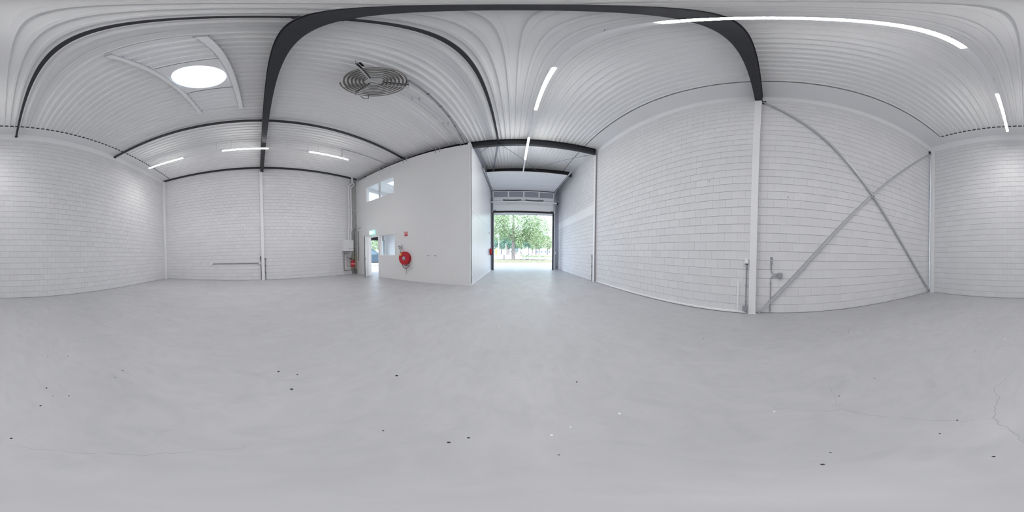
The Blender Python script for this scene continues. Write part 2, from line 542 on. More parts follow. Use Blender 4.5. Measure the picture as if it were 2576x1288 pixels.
wq = MB(); wq.box(XP - 0.12, XP - 0.018, YP + 0.1, YW, -0.02, 6.1)
wpass = structure(wq, 'wall_passage', 'plaster')
ys = [YP + 0.02, 6.10, 7.10, 8.12, 9.14, 10.16, 11.18, YW]
for i in range(len(ys) - 1):
    mb = MB(); mb.cbox(XP - 0.02, XP, ys[i] + 0.003, ys[i + 1] - 0.003, 0.07, 2.846, 0.004)
    part(mb, 'wall_panel', 'panel', wpass)
mb = MB(); mb.cbox(XP - 0.02, XP, YP + 0.02, YW, 2.852, 6.0, 0.004)
part(mb, 'upper_sheet', 'panel', wpass)
mb = MB(); mb.cbox(XP - 0.02, XP + 0.012, YP + 0.0, YW - 0.1, 0.0, 0.07, 0.004)
part(mb, 'skirting', 'white', wpass)

OX0, OX1, OZ = -1.42, 2.87, 4.03
wf = MB()
wf.box(XP - 0.1, OX0, YW - 0.1, YW + 0.12, -0.02, 6.5)
wf.box(OX1, XR3 + 0.15, YW - 0.02, YW + 0.12, -0.02, 6.5)
wf.box(OX0, OX1, YW - 0.1, YW + 0.12, OZ, 6.5)
structure(wf, 'wall_front', 'pier')

# ------------------------------------------------------------------ ceiling: slab, steel deck, soffits, plates
SKX, SKY, SKR = -2.40, -0.78, 0.43
sl_ = MB()
x0, x1, y0, y1 = XL - 0.2, XR + 0.25, YB - 0.2, YW + 0.2
hx0, hx1, hy0, hy1 = SKX - 0.5, SKX + 0.5, SKY - 0.44, SKY + 0.44
sl_.box(x0, hx0, y0, y1, 6.47, 6.62); sl_.box(hx1, x1, y0, y1, 6.47, 6.62)
sl_.box(hx0, hx1, y0, hy0, 6.47, 6.62); sl_.box(hx0, hx1, hy1, y1, 6.47, 6.62)
for a in ((x0, x0 + 0.1, y0, y1), (x1 - 0.1, x1, y0, y1), (x0, x1, y0, y0 + 0.1)):
    sl_.box(a[0], a[1], a[2], a[3], 6.1, 6.48)
ceil = structure(sl_, 'ceiling', 'soffit')
PT = 0.157; XC0 = 2.77 - 0.115
RH = 0.032
def deck_strip(i0, i1, ya, yb, matn='deck', drop=0.0):
    prof = []
    for i in range(i0, i1):
        xc = XC0 - (i1 - 1 - (i - i0)) * PT      # ascending x
        lo, hi = 0.0, RH
        prof += [(xc - PT / 2, lo), (xc - 0.059, lo), (xc - 0.047, hi), (xc + 0.047, hi), (xc + 0.059, lo)]
    prof.append((XC0 - i0 * PT + PT / 2, 0.0))
    mb = MB(); vs = []
    for x, dz in prof:
        z = zd(x) + dz - drop
        vs += [(x, ya, z), (x, yb, z), (x, ya, z + 0.004), (x, yb, z + 0.004)]
    fs = []
    for k in range(len(prof) - 1):
        a = 4 * k; b = a + 4
        fs += [[a, b, b + 1, a + 1], [a + 2, a + 3, b + 3, b + 2], [a, a + 2, b + 2, b], [a + 1, b + 1, b + 3, a + 3]]
    fs += [[0, 1, 3, 2]]; e = 4 * (len(prof) - 1); fs += [[e, e + 2, e + 3, e + 1]]
    mb.add(vs, fs)
    return mb
YD0 = -4.73
NR = 70
i = 0
cutA, cutB = -1.15, -3.82
# rib index where x crosses: x = XC0 - i*PT
iA = int(round((XC0 - cutA) / PT)); iB = int(round((XC0 - cutB) / PT))
bounds = [0, 6, 12, 18, iA]
k = iA
while k + 6 < iB: k += 6; bounds.append(k)
bounds.append(iB); k = iB
while k + 6 < NR: k += 6; bounds.append(k)
bounds.append(NR)
bounds = sorted(set(bounds))
for a, b in zip(bounds[:-1], bounds[1:]):
    if iA <= a < iB:
        part(deck_strip(a, b, YD0, -1.29), 'deck_sheet', 'deck', ceil)
        part(deck_strip(a, b, -0.25, YW), 'deck_sheet', 'deck', ceil)
    else:
        part(deck_strip(a, b, YD0, YW), 'deck_sheet', 'deck', ceil)
iP0 = int(round((XC0 - (-1.87)) / PT)); iP1 = int(round((XC0 - (-2.93)) / PT))
PX1 = XC0 - iP0 * PT + PT / 2; PX0 = XC0 - iP1 * PT + PT / 2
part(deck_strip(iA, iP0, -1.3, -0.24, drop=0.035), 'deck_infill', 'wsteel', ceil)
part(deck_strip(iP1, iB, -1.3, -0.24, drop=0.035), 'deck_infill', 'wsteel', ceil)
# dark foam closers in the rib ends along the back soffit
mb = MB()
for i in range(NR):
    xc = XC0 - i * PT
    mb.hull([(xc - 0.057, YD0 + 0.004, zd(xc) - 0.002), (xc + 0.057, YD0 + 0.004, zd(xc) - 0.002), (xc + 0.048, YD0 + 0.004, zd(xc) + RH - 0.004), (xc - 0.048, YD0 + 0.004, zd(xc) + RH - 0.004)],
            [(xc - 0.057, YD0 + 0.03, zd(xc)), (xc + 0.057, YD0 + 0.03, zd(xc)), (xc + 0.048, YD0 + 0.03, zd(xc) + RH - 0.004), (xc - 0.048, YD0 + 0.03, zd(xc) + RH - 0.004)])
o = part(mb, 'rib_filler', 'foam', ceil); o['kind'] = 'stuff'
# flat soffit strips along back and right walls
def slope_plate(xa, xb, ya, yb, th=0.03, dz=0.0):
    return MB().hull([(xa, ya, zd(xa) + dz), (xb, ya, zd(xb) + dz), (xb, ya, zd(xb) + th + dz), (xa, ya, zd(xa) + th + dz)],
                     [(xa, yb, zd(xa) + dz), (xb, yb, zd(xb) + dz), (xb, yb, zd(xb) + th + dz), (xa, yb, zd(xa) + th + dz)])
part(slope_plate(XL, 2.775, YB, YD0, 0.05), 'soffit_strip', 'soffit', ceil)
part(slope_plate(2.775, XR + 0.05, YB, YW, 0.05), 'soffit_strip', 'soffit', ceil)
# white steel plates on wall heads
def plate(p0, p1, zb0, zt0, zb1, zt1, dirn, name):
    (ax, ay), (bx, by) = p0, p1; dx, dy = dirn
    mb = MB().hull([(ax, ay, zb0), (ax + dx, ay + dy, zb0), (ax + dx, ay + dy, zt0), (ax, ay, zt0)],
                   [(bx, by, zb1), (bx + dx, by + dy, zb1), (bx + dx, by + dy, zt1), (bx, by, zt1)])
    return structure(mb, name, 'wsteel')
plate((XL, YB), (XR, YB), 5.90, zd(XL), 5.99, zd(XR), (0, 0.022), 'trim_2')
plate((XR, YB), (XR, 0.30), 6.08, zd(XR), 6.13, zd(XR), (-0.02, 0), 'trim_3')
plate((XR2, 0.30), (XR2, YW), 6.10, zd(XR), 6.10, zd(XR), (-0.02, 0), 'trim_4')

# skylight
sk = thing('skylight', 'round white glowing skylight set in a square roof panel between two trimmers', 'skylight', loc=(SKX, SKY, 6.2))
mb = MB(); seg = 48
sq = []; ci = []
xa, xb, ya, yb = PX0 + 0.018, PX1 - 0.018, -1.235, -0.315
for q in range(seg):
    a = 2 * PI * q / seg
    ci.append((SKX + SKR * math.cos(a), SKY + SKR * math.sin(a)))
    c, s = math.cos(a), math.sin(a)
    t = min(((xb - SKX) / c if c > 1e-6 else ((xa - SKX) / c if c < -1e-6 else 9)), ((yb - SKY) / s if s > 1e-6 else ((ya - SKY) / s if s < -1e-6 else 9)))
    sq.append((SKX + c * t, SKY + s * t))
# snap nearest samples to the square's corners
for cx, cy in ((xa, ya), (xa, yb), (xb, ya), (xb, yb)):
    j = min(range(seg), key=lambda q: (sq[q][0] - cx) ** 2 + (sq[q][1] - cy) ** 2); sq[j] = (cx, cy)
vs = []
for rr, dz in ((sq, 0.0), (ci, 0.0), (ci, 0.02), (sq, 0.02)):
    vs += [(x, y, zd(x) - 0.03 + dz) for x, y in rr]
fs = []
for r in range(4):
    for q in range(seg):
        q2 = (q + 1) % seg; r2 = (r + 1) % 4
        fs.append([r * seg + q, r * seg + q2, r2 * seg + q2, r2 * seg + q])
mb.add(vs, fs)
part(mb, 'frame_panel', 'white', sk)
mb = MB(); vs = []; big = []
for q in range(seg):
    a = 2 * PI * q / seg; c, s_ = math.cos(a), math.sin(a); t = 0.66 / max(abs(c), abs(s_)); big.append((SKX + c * t, SKY + s_ * t))
cin = [(SKX + (SKR + 0.01) * math.cos(2 * PI * q / seg), SKY + (SKR + 0.01) * math.sin(2 * PI * q / seg)) for q in range(seg)]
for rr, z in ((big, 6.41), (cin, 6.41), (cin, 6.44), (big, 6.44)): vs += [(x, y, z) for x, y in rr]
mb.add(vs, [list(f) for f in fs])
part(mb, 'light_stop_plate', 'white', sk)  # plate added above the deck to block sun leaking round the shaft
mb = MB()
M4 = Matrix.Translation((SKX, SKY, zd(SKX) - 0.008))
mb.lathe([(SKR + 0.01, 0.0), (SKR * 0.8, -0.004), (SKR * 0.4, -0.008), (0.01, -0.01)], 48, M4)
part(mb, 'diffuser', 'diffuser', sk, smooth=True)
mb = MB(); n_ = 48
for r_, z_ in ((SKR + 0.012, 6.23), (SKR + 0.012, 6.70)):
    mb.v += [(SKX + r_ * math.cos(2 * PI * q / n_), SKY + r_ * math.sin(2 * PI * q / n_), z_) for q in range(n_)]
mb.f += [[q, (q + 1) % n_, n_ + (q + 1) % n_, n_ + q] for q in range(n_)]
part(mb, 'shaft', 'white', sk, smooth=True)
mb = MB().lathe([(SKR + 0.03, 0), (SKR * 0.9, 0.12), (SKR * 0.6, 0.2), (0.02, 0.24)], 32, Matrix.Translation((SKX, SKY, 6.70)))
part(mb, 'dome', 'dome', sk, smooth=True)
# trimmers
for yy, lab in ((-1.27, 'white channel trimmer at the back side of the round skylight'), (-0.27, 'white channel trimmer between the round skylight and the dark main beam')):
    mb = MB()
    xa, xb = -3.83, -1.08
    for dy0, dy1, dz0, dz1 in ((-0.055, 0.055, -0.11, -0.095), (-0.055, -0.045, -0.11, 0.0), (0.045, 0.055, -0.11, 0.0)):
        mb.hull([(xa, yy + dy0, zd(xa) + dz0), (xa, yy + dy1, zd(xa) + dz0), (xa, yy + dy1, zd(xa) + dz1), (xa, yy + dy0, zd(xa) + dz1)],
                [(xb, yy + dy0, zd(xb) + dz0), (xb, yy + dy1, zd(xb) + dz0), (xb, yy + dy1, zd(xb) + dz1), (xb, yy + dy0, zd(xb) + dz1)])
    t = thing('trimmer_beam', lab, 'beam', 'skylight trimmers', loc=(-2.45, yy, 6.18))
    part(mb, 'channel', 'wsteel', t)
    mb = MB()
    for q in range(18):
        x = -3.75 + q * PT
        for sg in (-1, 1):
            mb.box(x - 0.012, x + 0.012, yy + sg * 0.055, yy + sg * 0.062, zd(x) - 0.018, zd(x) - 0.002)
    part(mb, 'fixing_clips', 'conduit', t)

# ------------------------------------------------------------------ steel beams, tubes, columns
def ibeam(xa, xb, yc, wd, top, bot, name, label, loc, matn='dsteel', stiff=()):
    t = thing(name, label, 'beam', loc=loc)
    tf, tw = 0.011, 0.008
    def seg(mb, ya, yb, d0, d1):
        a = [(xa, ya, bot(xa) + d0[0] if d0[1] == 'b' else top(xa) + d0[0]), (xa, yb, bot(xa) + d0[0] if d0[1] == 'b' else top(xa) + d0[0]),
             (xa, yb, bot(xa) + d1[0] if d1[1] == 'b' else top(xa) + d1[0]), (xa, ya, bot(xa) + d1[0] if d1[1] == 'b' else top(xa) + d1[0])]
        b = [(xb, ya, bot(xb) + d0[0] if d0[1] == 'b' else top(xb) + d0[0]), (xb, yb, bot(xb) + d0[0] if d0[1] == 'b' else top(xb) + d0[0]),
             (xb, yb, bot(xb) + d1[0] if d1[1] == 'b' else top(xb) + d1[0]), (xb, ya, bot(xb) + d1[0] if d1[1] == 'b' else top(xb) + d1[0])]
        mb.hull(a, b)
    m1 = MB(); seg(m1, yc - wd / 2, yc + wd / 2, (0, 'b'), (tf, 'b')); part(m1, 'bottom_flange', matn, t)
    m2 = MB(); seg(m2, yc - wd / 2, yc + wd / 2, (-tf, 't'), (0, 't')); part(m2, 'top_flange', matn, t)
    m3 = MB(); seg(m3, yc - tw / 2, yc + tw / 2, (tf, 'b'), (-tf, 't')); part(m3, 'web', matn, t)
    for x in stiff:
        m4 = MB().box(x - 0.005, x + 0.005, yc - wd / 2 + 0.004, yc + wd / 2 - 0.004, bot(x) + tf, top(x) - tf)
        part(m4, 'stiffener', matn, t)
    return t
mbot = lambda x: 5.973 + SL * x
ibeam(XL + 0.02, XR - 0.02, 0.330, 0.158, lambda x: zd(x) - 0.002, mbot, 'roof_beam', 'heavy dark grey I-beam spanning the hall just overhead between two white columns', (0, 0.33, 5.97), stiff=(-8.1, 3.36))
fbot = lambda x: 5.975 + SL * x
ibeam(XL + 0.02, XR3 - 0.02, 6.12, 0.14, lambda x: zd(x) - 0.002, fbot, 'roof_beam', 'dark I-beam above the head of the white partition and the passage to the shutter door', (-2, 6.12, 5.97), stiff=(-1.5, 3.25))
ibeam(XP + 0.02, XR3 - 0.02, 8.97, 0.14, lambda x: zd(x) - 0.002, lambda x: 5.98 + SL * x, 'roof_beam', 'dark I-beam added for the dark band above the raised overhead door, half hidden', (1, 8.97, 5.98))  # added beam, gives the dark band below the deck above the door
def rtube(p, q, wd, name, label, grp=None, matn='dsteel'):
    t = thing(name, label, 'tube', grp, loc=p)
    part(MB().bar(p, q, wd, wd), 'bar', matn, t)
    for e, f in ((p, q), (q, p)):
        d = (Vector(f) - Vector(e)).normalized()
        part(MB().bar(Vector(e), Vector(e) + d * 0.012, wd + 0.03, wd + 0.03), 'end_plate', matn, t)
    return t
rtube((-0.50, YB + 0.03, 6.13), (-0.52, 0.24, 6.13), 0.062, 'coupling_tube', 'slim dark steel tube under the roof from back wall to main beam, beside the skylight')
rtube((-0.52, 0.42, 6.13), (-0.56, 6.05, 6.13), 0.062, 'coupling_tube', 'slim dark steel tube under the roof from main to front beam, passing the spiral coil')
rtube((-4.42, YB + 0.03, 6.11), (-4.47, 0.24, 6.11), 0.070, 'coupling_tube', 'dark steel tube under the roof from back wall to main beam, nearer the left wall')
rtube((-4.47, 0.42, 6.11), (-4.62, 6.05, 6.11), 0.070, 'coupling_tube', 'dark steel tube under the roof from main beam to the head of the partition')
rtube((-0.60, 6.2, 6.08), (-1.10, 8.88, 6.08), 0.075, 'coupling_tube', 'grey steel tube running at an angle above the passage to the shutter door', matn='gsteel')
def edge_angle(xa, ya, yb, z0, z1, name, label, matn='dsteel', sx=1):
    t = thing(name, label, 'beam', loc=(xa, ya, z0))
    part(MB().box(xa, xa + 0.10 * sx, ya, yb, z0, z0 + 0.012), 'flange', matn, t)
    part(MB().box(xa + 0.088 * sx, xa + 0.10 * sx, ya, yb, z0 + 0.012, z1), 'lip', matn, t)
    return t
edge_angle(XL, YB + 0.02, 0.25, 6.065, 6.155, 'edge_beam', 'dark edge beam on the head of the left wall, from back corner to column')
edge_angle(XL, 0.41, YP, 6.065, 6.155, 'edge_beam', 'dark edge beam on the head of the left wall, from column to boiler flue')
edge_angle(XP + 0.002, 6.2, 8.88, 6.0, 6.22, 'edge_beam', 'grey edge beam on top of the smooth passage wall', 'gsteel')

def column(x0, x1, y0, y1, zt, label, wallside):
    t = thing('steel_column', label, 'column', 'white steel columns', loc=((x0 + x1) / 2, (y0 + y1) / 2, 0))
    tf = 0.012
    if wallside == 'x+':      # room flange at x0
        part(MB().cbox(x0, x0 + tf, y0, y1, 0.012, zt, 0.003), 'room_flange', 'white', t)
        part(MB().box(x0 + tf, x1, (y0 + y1) / 2 - 0.006, (y0 + y1) / 2 + 0.006, 0.012, zt), 'web', 'white', t)
    else:
        part(MB().cbox(x1 - tf, x1, y0, y1, 0.012, zt, 0.003), 'room_flange', 'white', t)
        part(MB().box(x0, x1 - tf, (y0 + y1) / 2 - 0.006, (y0 + y1) / 2 + 0.006, 0.012, zt), 'web', 'white', t)
    part(MB().cbox(x0 - 0.01, x1 + 0.01, y0 - 0.01, y1 + 0.01, 0.0, 0.012, 0.002), 'base_plate', 'white', t)
    return t
column(3.366, XR2 + 0.03, 0.262, 0.410, mbot(3.4), 'white steel column on the right wall between the block bays, beside the cross brace', 'x+')
column(XL, -8.122, 0.203, 0.351, mbot(-8.2), 'white steel column in the middle of the left wall', 'x-')
column(3.305, XR3 + 0.03, 6.10, 6.24, fbot(3.3), 'white steel column where the right wall enters the passage', 'x+')
t = thing('corner_post', 'thin white square post in the corner of left and back walls', 'post', loc=(-8.13, -5.12, 0))
part(MB().cbox(-8.19, -8.06, -5.19, -5.06, 0.0, 6.05, 0.004), 'tube', 'white', t)
part(MB().cbox(-8.20, -8.05, -5.195, -5.05, 0.0, 0.01, 0.002), 'foot_plate', 'white', t)
t = thing('corner_post', 'white square post in the corner of back and right walls, at the brace end', 'post', loc=(3.35, -5.14, 0))
part(MB().cbox(3.235, 3.36, -5.19, -5.085, 0.0, 6.05, 0.004), 'tube', 'white', t)
part(MB().cbox(3.225, 3.37, -5.195, -5.075, 0.0, 0.01, 0.002), 'foot_plate', 'white', t)

# cross brace on the rear right bay
def brace(p, q, label, off):
    t = thing('wall_brace', label, 'brace', 'cross brace on the right wall', loc=p)
    p = Vector(p); q = Vector(q); d = (q - p).normalized()
    p2 = p + d * 0.32; q2 = q - d * 0.32
    nx = Vector((-1, 0, 0)); side = d.cross(nx).normalized()
    def plate_(a, b, w0, w1, d0, d1):
        def lp(c): return [c + side * w0 + nx * d0, c + side * w1 + nx * d0, c + side * w1 + nx * d1, c + side * w0 + nx * d1]
        return MB().hull(lp(a), lp(b))
    part(plate_(p2, q2, -0.032, 0.032, off, off + 0.006), 'flange', 'galv', t)
    part(plate_(p2, q2, 0.028, 0.032, off - 0.03, off + 0.006), 'lip', 'galv', t)
    part(plate_(p, p2 + d * 0.08, -0.028, 0.028, off + 0.006, off + 0.014), 'gusset', 'galv', t)
    part(plate_(q2 - d * 0.08, q, -0.028, 0.028, off + 0.006, off + 0.014), 'gusset', 'galv', t)
    for c in (p2 + d * 0.03, q2 - d * 0.03):
        mm = Matrix.Translation(c + nx * (off + 0.012)) @ nx.to_track_quat('Z', 'Y').to_matrix().to_4x4()
        part(MB().lathe([(0.012, 0), (0.012, 0.012), (0.004, 0.016)], 6, mm), 'bolt', 'conduit', t)
    return t
XBR = XR - 0.002
brace((XBR, 0.24, 5.98), (XBR, -5.17, 0.02), 'galvanised steel brace falling from the column head to the back corner', 0.045)
brace((XBR, -5.28 + 0.1, 5.96), (XBR, 0.20, 0.02), 'galvanised steel brace rising from the column foot to the back corner', 0.034)
t = thing('joint_plate', 'small dark bolt plate where the two braces cross', 'plate', loc=(XR - 0.06, -2.49, 2.95))
part(MB().cbox(XR - 0.068, XR - 0.054, -2.53, -2.45, 2.90, 2.98, 0.002), 'plate', 'galv', t)
part(MB().lathe([(0.014, 0), (0.014, 0.012), (0.004, 0.016)], 6, Matrix.Translation((XR - 0.068, -2.49, 2.94)) @ Vector((-1, 0, 0)).to_track_quat('Z', 'Y').to_matrix().to_4x4()), 'bolt', 'dark', t)
for (y, z, lab) in ((0.225, 5.99, 'black hooked bracket holding a brace at the column head'), (-5.07, 5.96, 'black hooked bracket holding a brace high in the back corner')):
    t = thing('brace_bracket', lab, 'bracket', loc=(XR - 0.03, y, z))
    part(MB().cbox(XR - 0.06, XR, y - 0.05, y + 0.03, z + 0.02, z + 0.05, 0.004), 'upper_jaw', 'black', t)
    part(MB().cbox(XR - 0.06, XR, y - 0.03, y + 0.03, z - 0.05, z - 0.02, 0.004), 'lower_jaw', 'black', t)

# low white duct along the foot of the middle right wall
mb = MB(); mb.cbox(XR2 - 0.03, XR2, 0.46, 6.08, 0.012, 0.055, 0.006)
structure(mb, 'baseboard_right', 'white')

# ------------------------------------------------------------------ light lines
def light_line(xc, zc, modules, label, wires):
    t = thing('light_line', label, 'lamp', loc=(xc, modules[0][0], zc))
    ya = modules[0][0]; yb = modules[-1][1]
    part(MB().cbox(xc - 0.030, xc + 0.030, ya, yb, zc + 0.012, zc + 0.058, 0.004), 'rail', 'white', t)
    for y0, y1, lit in modules:
        if lit:
            mb = MB(); n = 8; a = []; b = []
            for q in range(n + 1):
                an = PI + PI * q / n
                a.append((xc + 0.032 * math.cos(an), y0 + 0.01, zc + 0.012 + 0.022 * math.sin(an)))
                b.append((xc + 0.032 * math.cos(an), y1 - 0.01, zc + 0.012 + 0.022 * math.sin(an)))
            mb.hull(a, b)
            part(mb, 'light_tube', 'tubef' if y0 > 5 else 'tube', t, smooth=False)
            ld = bpy.data.lights.new('lamp', 'AREA'); ld.shape = 'RECTANGLE'
            ld.size = 0.06; ld.size_y = y1 - y0 - 0.04; ld.energy = LAMP_W; ld.color = LAMP_COL
            ld.spread = math.radians(LAMP_SPREAD)
            lo = bpy.data.objects.new('lamp', ld); COL.objects.link(lo); lo.parent = t
            lo.location = (0, (y0 + y1) / 2 - ya, -0.014)
        else:
            part(MB().cbox(xc - 0.034, xc + 0.034, y0 + 0.004, y1 - 0.004, zc - 0.004, zc + 0.012, 0.003), 'blank_cover', 'wsteel', t)
    for y in wires:
        part(MB().tube([(xc, y, zc + 0.05), (xc, y, zd(xc))], 0.0022, 5), 'suspension_wire', 'conduit', t)
        part(MB().cbox(xc - 0.02, xc + 0.02, y - 0.012, y + 0.012, zc + 0.056, zc + 0.068, 0.002), 'hanger_clip', 'galv', t)
ZL = 5.645
light_line(0.475, ZL, [(-4.36, -2.67, 1), (-2.67, -1.13, 0), (-1.13, 0.49, 1), (0.49, 2.0, 0), (2.0, 3.65, 1), (3.65, 5.16, 0), (5.16, 6.86, 1), (6.86, 8.26, 0)],
           'long white light line almost overhead, four lit tubes, running from back wall to shutter door', [-4.2, -2.4, -0.9, 0.9, 2.4, 4.2, 5.5, 7.6])
light_line(-5.72, ZL, [(-4.37, -2.69, 1), (-2.69, -1.14, 0), (-1.14, 0.485, 1), (0.485, 1.98, 0), (1.98, 3.66, 1)],
           'suspended white light line with three lit tubes near the left wall', [-4.02, -1.35, -0.8, 1.15, 1.95, 2.35])

# ------------------------------------------------------------------ spiral heating coil under the roof
CX, CY, CZ = -1.95, 1.80, 5.83
t = thing('spiral_coil', 'flat spiral of dark steel pipe hanging under the roof, seven rings', 'heater', loc=(CX, CY, CZ))
def spiral(r0, r1, turns, z, ph=0.0, n=44):
    pts = []
    N = int(turns * n)
    for q in range(N + 1):
        a = 2 * PI * q / n + ph; r = r0 + (r1 - r0) * q / N
        pts.append((CX + r * math.cos(a), CY + r * math.sin(a), z))
    return pts
part(MB().tube(spiral(0.14, 0.545, 6.6, CZ, 0.4), 0.0145, 7), 'lower_spiral', 'coil', t, smooth=True)
part(MB().tube(spiral(0.15, 0.535, 6.5, CZ + 0.105, 0.5), 0.0125, 7), 'upper_spiral', 'coil', t, smooth=True)
for p, q in (((-1.93, 1.70), (-1.62, 1.22)), ((-1.92, 1.95), (-1.66, 2.31)), ((-2.09, 1.82), (-2.53, 1.84))):
    part(MB().bar((p[0], p[1], CZ - 0.022), (q[0], q[1], CZ - 0.022), 0.022, 0.016), 'support_bar', 'galv', t)
    part(MB().bar((q[0], q[1], CZ + 0.16), (p[0], p[1], CZ + 0.16), 0.03, 0.02), 'upper_bar', 'black', t)
    part(MB().tube([(q[0], q[1], CZ - 0.02), (q[0], q[1], zd(q[0]))], 0.005, 6), 'hanger_rod', 'conduit', t)
part(MB().tube([(-1.98, 1.72, CZ - 0.02), (-1.90, 1.98, CZ - 0.02)], 0.007, 6), 'cross_link', 'black', t)
part(MB().bar((-1.66, 1.36, CZ + 0.19), (-1.585, 1.245, CZ + 0.19), 0.035, 0.03), 'carrier_arm', 'black', t)
part(MB().tube([(-2.37, 2.02, CZ - 0.005), (-2.50, 2.12, CZ - 0.01), (-2.55, 2.04, CZ - 0.01), (-2.52, 1.95, CZ)], 0.0135, 7), 'end_bend', 'coil', t, smooth=True)
ccp = thing('cable_conduit', 'grey conduit under the roof from the spiral coil to the partition head', 'conduit', loc=(-1.58, 2.2, 6.1))
cpts = [(-1.58, 2.20, 6.06), (-1.615, 2.5, 6.15), (-1.68, 3.8, 6.18), (-1.80, 5.80, 6.18)]
part(MB().tube(cpts, 0.032, 8), 'pipe', 'conduit', ccp, smooth=True)
for f in (0.15, 0.45, 0.75):
    a = Vector(cpts[2]).lerp(Vector(cpts[3]), f); b = Vector(cpts[2]).lerp(Vector(cpts[3]), f + 0.02)
    part(MB().tube([a, b], 0.038, 8), 'sleeve', 'dconduit', ccp)
for f in (0.3, 0.8):
    a = Vector(cpts[1]).lerp(Vector(cpts[2]), f); b = Vector(cpts[1]).lerp(Vector(cpts[2]), f + 0.03)
    part(MB().tube([a, b], 0.038, 8), 'sleeve', 'dconduit', ccp)
for pts, lab in (([(-2.02, 2.30, 5.86), (-2.02, 2.45, 6.05), (-2.04, 2.6, 6.10), (-1.97, 5.98, 6.12)], 'thin galvanised pipe from the spiral coil, farther from the conduit'),
                 ([(-1.83, 2.33, 5.86), (-1.88, 2.5, 6.05), (-1.92, 2.7, 6.10), (-1.84, 5.98, 6.12)], 'thin galvanised pipe from the spiral coil, next to the grey conduit')):
    t2 = thing('heating_pipe', lab, 'pipe', 'coil feed pipes', loc=pts[0])
    part(MB().tube(pts, 0.0135, 7), 'pipe', 'lgrey', t2, smooth=True)
    for f in (0.1, 0.55):
        a = Vector(pts[2]).lerp(Vector(pts[3]), f)
        part(MB().box(a.x - 0.018, a.x + 0.018, a.y - 0.008, a.y + 0.008, a.z - 0.014, zd(a.x)), 'pipe_clip', 'galv', t2)

# bracket studs on partition head
for xa_, lab in ((-2.85, 'nearest its outer corner'), (-4.45, 'above the red fire hose reel'), (-5.96, 'over the right upper pane'), (-7.28, 'over the left upper pane')):
    t = thing('head_bracket', 'paired steel studs on the partition head, ' + lab, 'bracket', 'studs on the partition head', loc=(xa_, YP, 5.8))
    for sg_ in (-1, 1):
        part(MB().cbox(xa_ + sg_ * 0.095 - 0.016, xa_ + sg_ * 0.095 + 0.016, YP - 0.006, YP + 0.03, 5.78, 6.02, 0.002), 'stud', 'conduit', t)
    part(MB().cbox(xa_ - 0.11, xa_ + 0.11, YP + 0.03, YP + 0.04, 5.95, 6.01, 0.002), 'strap', 'dsteel', t)

t = thing('cable_conduit', 'thin dark conduit under the roof from the left light line to the partition head', 'conduit', loc=(-5.66, 3.36, 6.17))
part(MB().tube([(-5.66, 3.34, 5.72), (-5.66, 3.34, 6.13), (-5.65, 3.40, 6.165), (-5.62, 5.9, 6.165)], 0.009, 7), 'pipe', 'dconduit', t, smooth=True)
for y in (4.2, 5.1):
    part(MB().cbox(-5.66, -5.61, y - 0.01, y + 0.01, 6.15, 6.19, 0.002), 'pipe_clip', 'galv', t)

# ------------------------------------------------------------------ door and windows in the partition
d1 = thing('door_1', 'white open door leaf and frame in the partition, standing open into the hall', 'door', loc=(DX0, YP, 0), kind='structure')
fr = MB()
fr.box(DX0, DX0 + 0.055, YP - 0.012, YP + T, 0, 2.175); fr.box(DX1 - 0.055, DX1, YP - 0.012, YP + T, 0, 2.175); fr.box(DX0 + 0.055, DX1 - 0.055, YP - 0.012, YP + T, 2.12, 2.175)
part(fr, 'door_frame', 'wsteel', d1)
hx, hy = -6.985, 5.735; fx, fy = -6.575, 5.10
def leafbox(t0, t1, s0, s1, z0, z1):
    u = Vector((fx - hx, fy - hy, 0)); L = u.length; u.normalize(); nrm = Vector((-u.y, u.x, 0))
    base = Vector((hx, hy, 0))
    def lp(z): return [base + u * a * L + nrm * b + Vector((0, 0, z)) for a, b in ((t0, s0), (t1, s0), (t1, s1), (t0, s1))]
    return MB().hull(lp(z0), lp(z1))
leaf = part(leafbox(0, 1, -0.02, 0.02, 0.012, 2.12), 'leaf', 'white', d1)
part(leafbox(1.0, 1.012, -0.022, 0.022, 0.012, 2.12), 'edge_seal', 'dconduit', leaf)
for sg in (-1, 1):
    part(leafbox(0.90, 0.95, sg * 0.02, sg * 0.028, 0.88, 1.05), 'handle_plate', 'galv', leaf)
    part(leafbox(0.76, 0.93, sg * 0.055, sg * 0.072, 0.955, 0.972), 'lever_handle', 'galv', leaf)
    part(leafbox(0.915, 0.935, sg * 0.02, sg * 0.06, 0.955, 0.975), 'handle_neck', 'galv', leaf)
for z in (0.25, 1.1, 1.9):
    part(MB().tube([(hx - 0.01, hy - 0.01, z), (hx - 0.01, hy - 0.01, z + 0.09)], 0.009, 8), 'hinge', 'galv', d1)

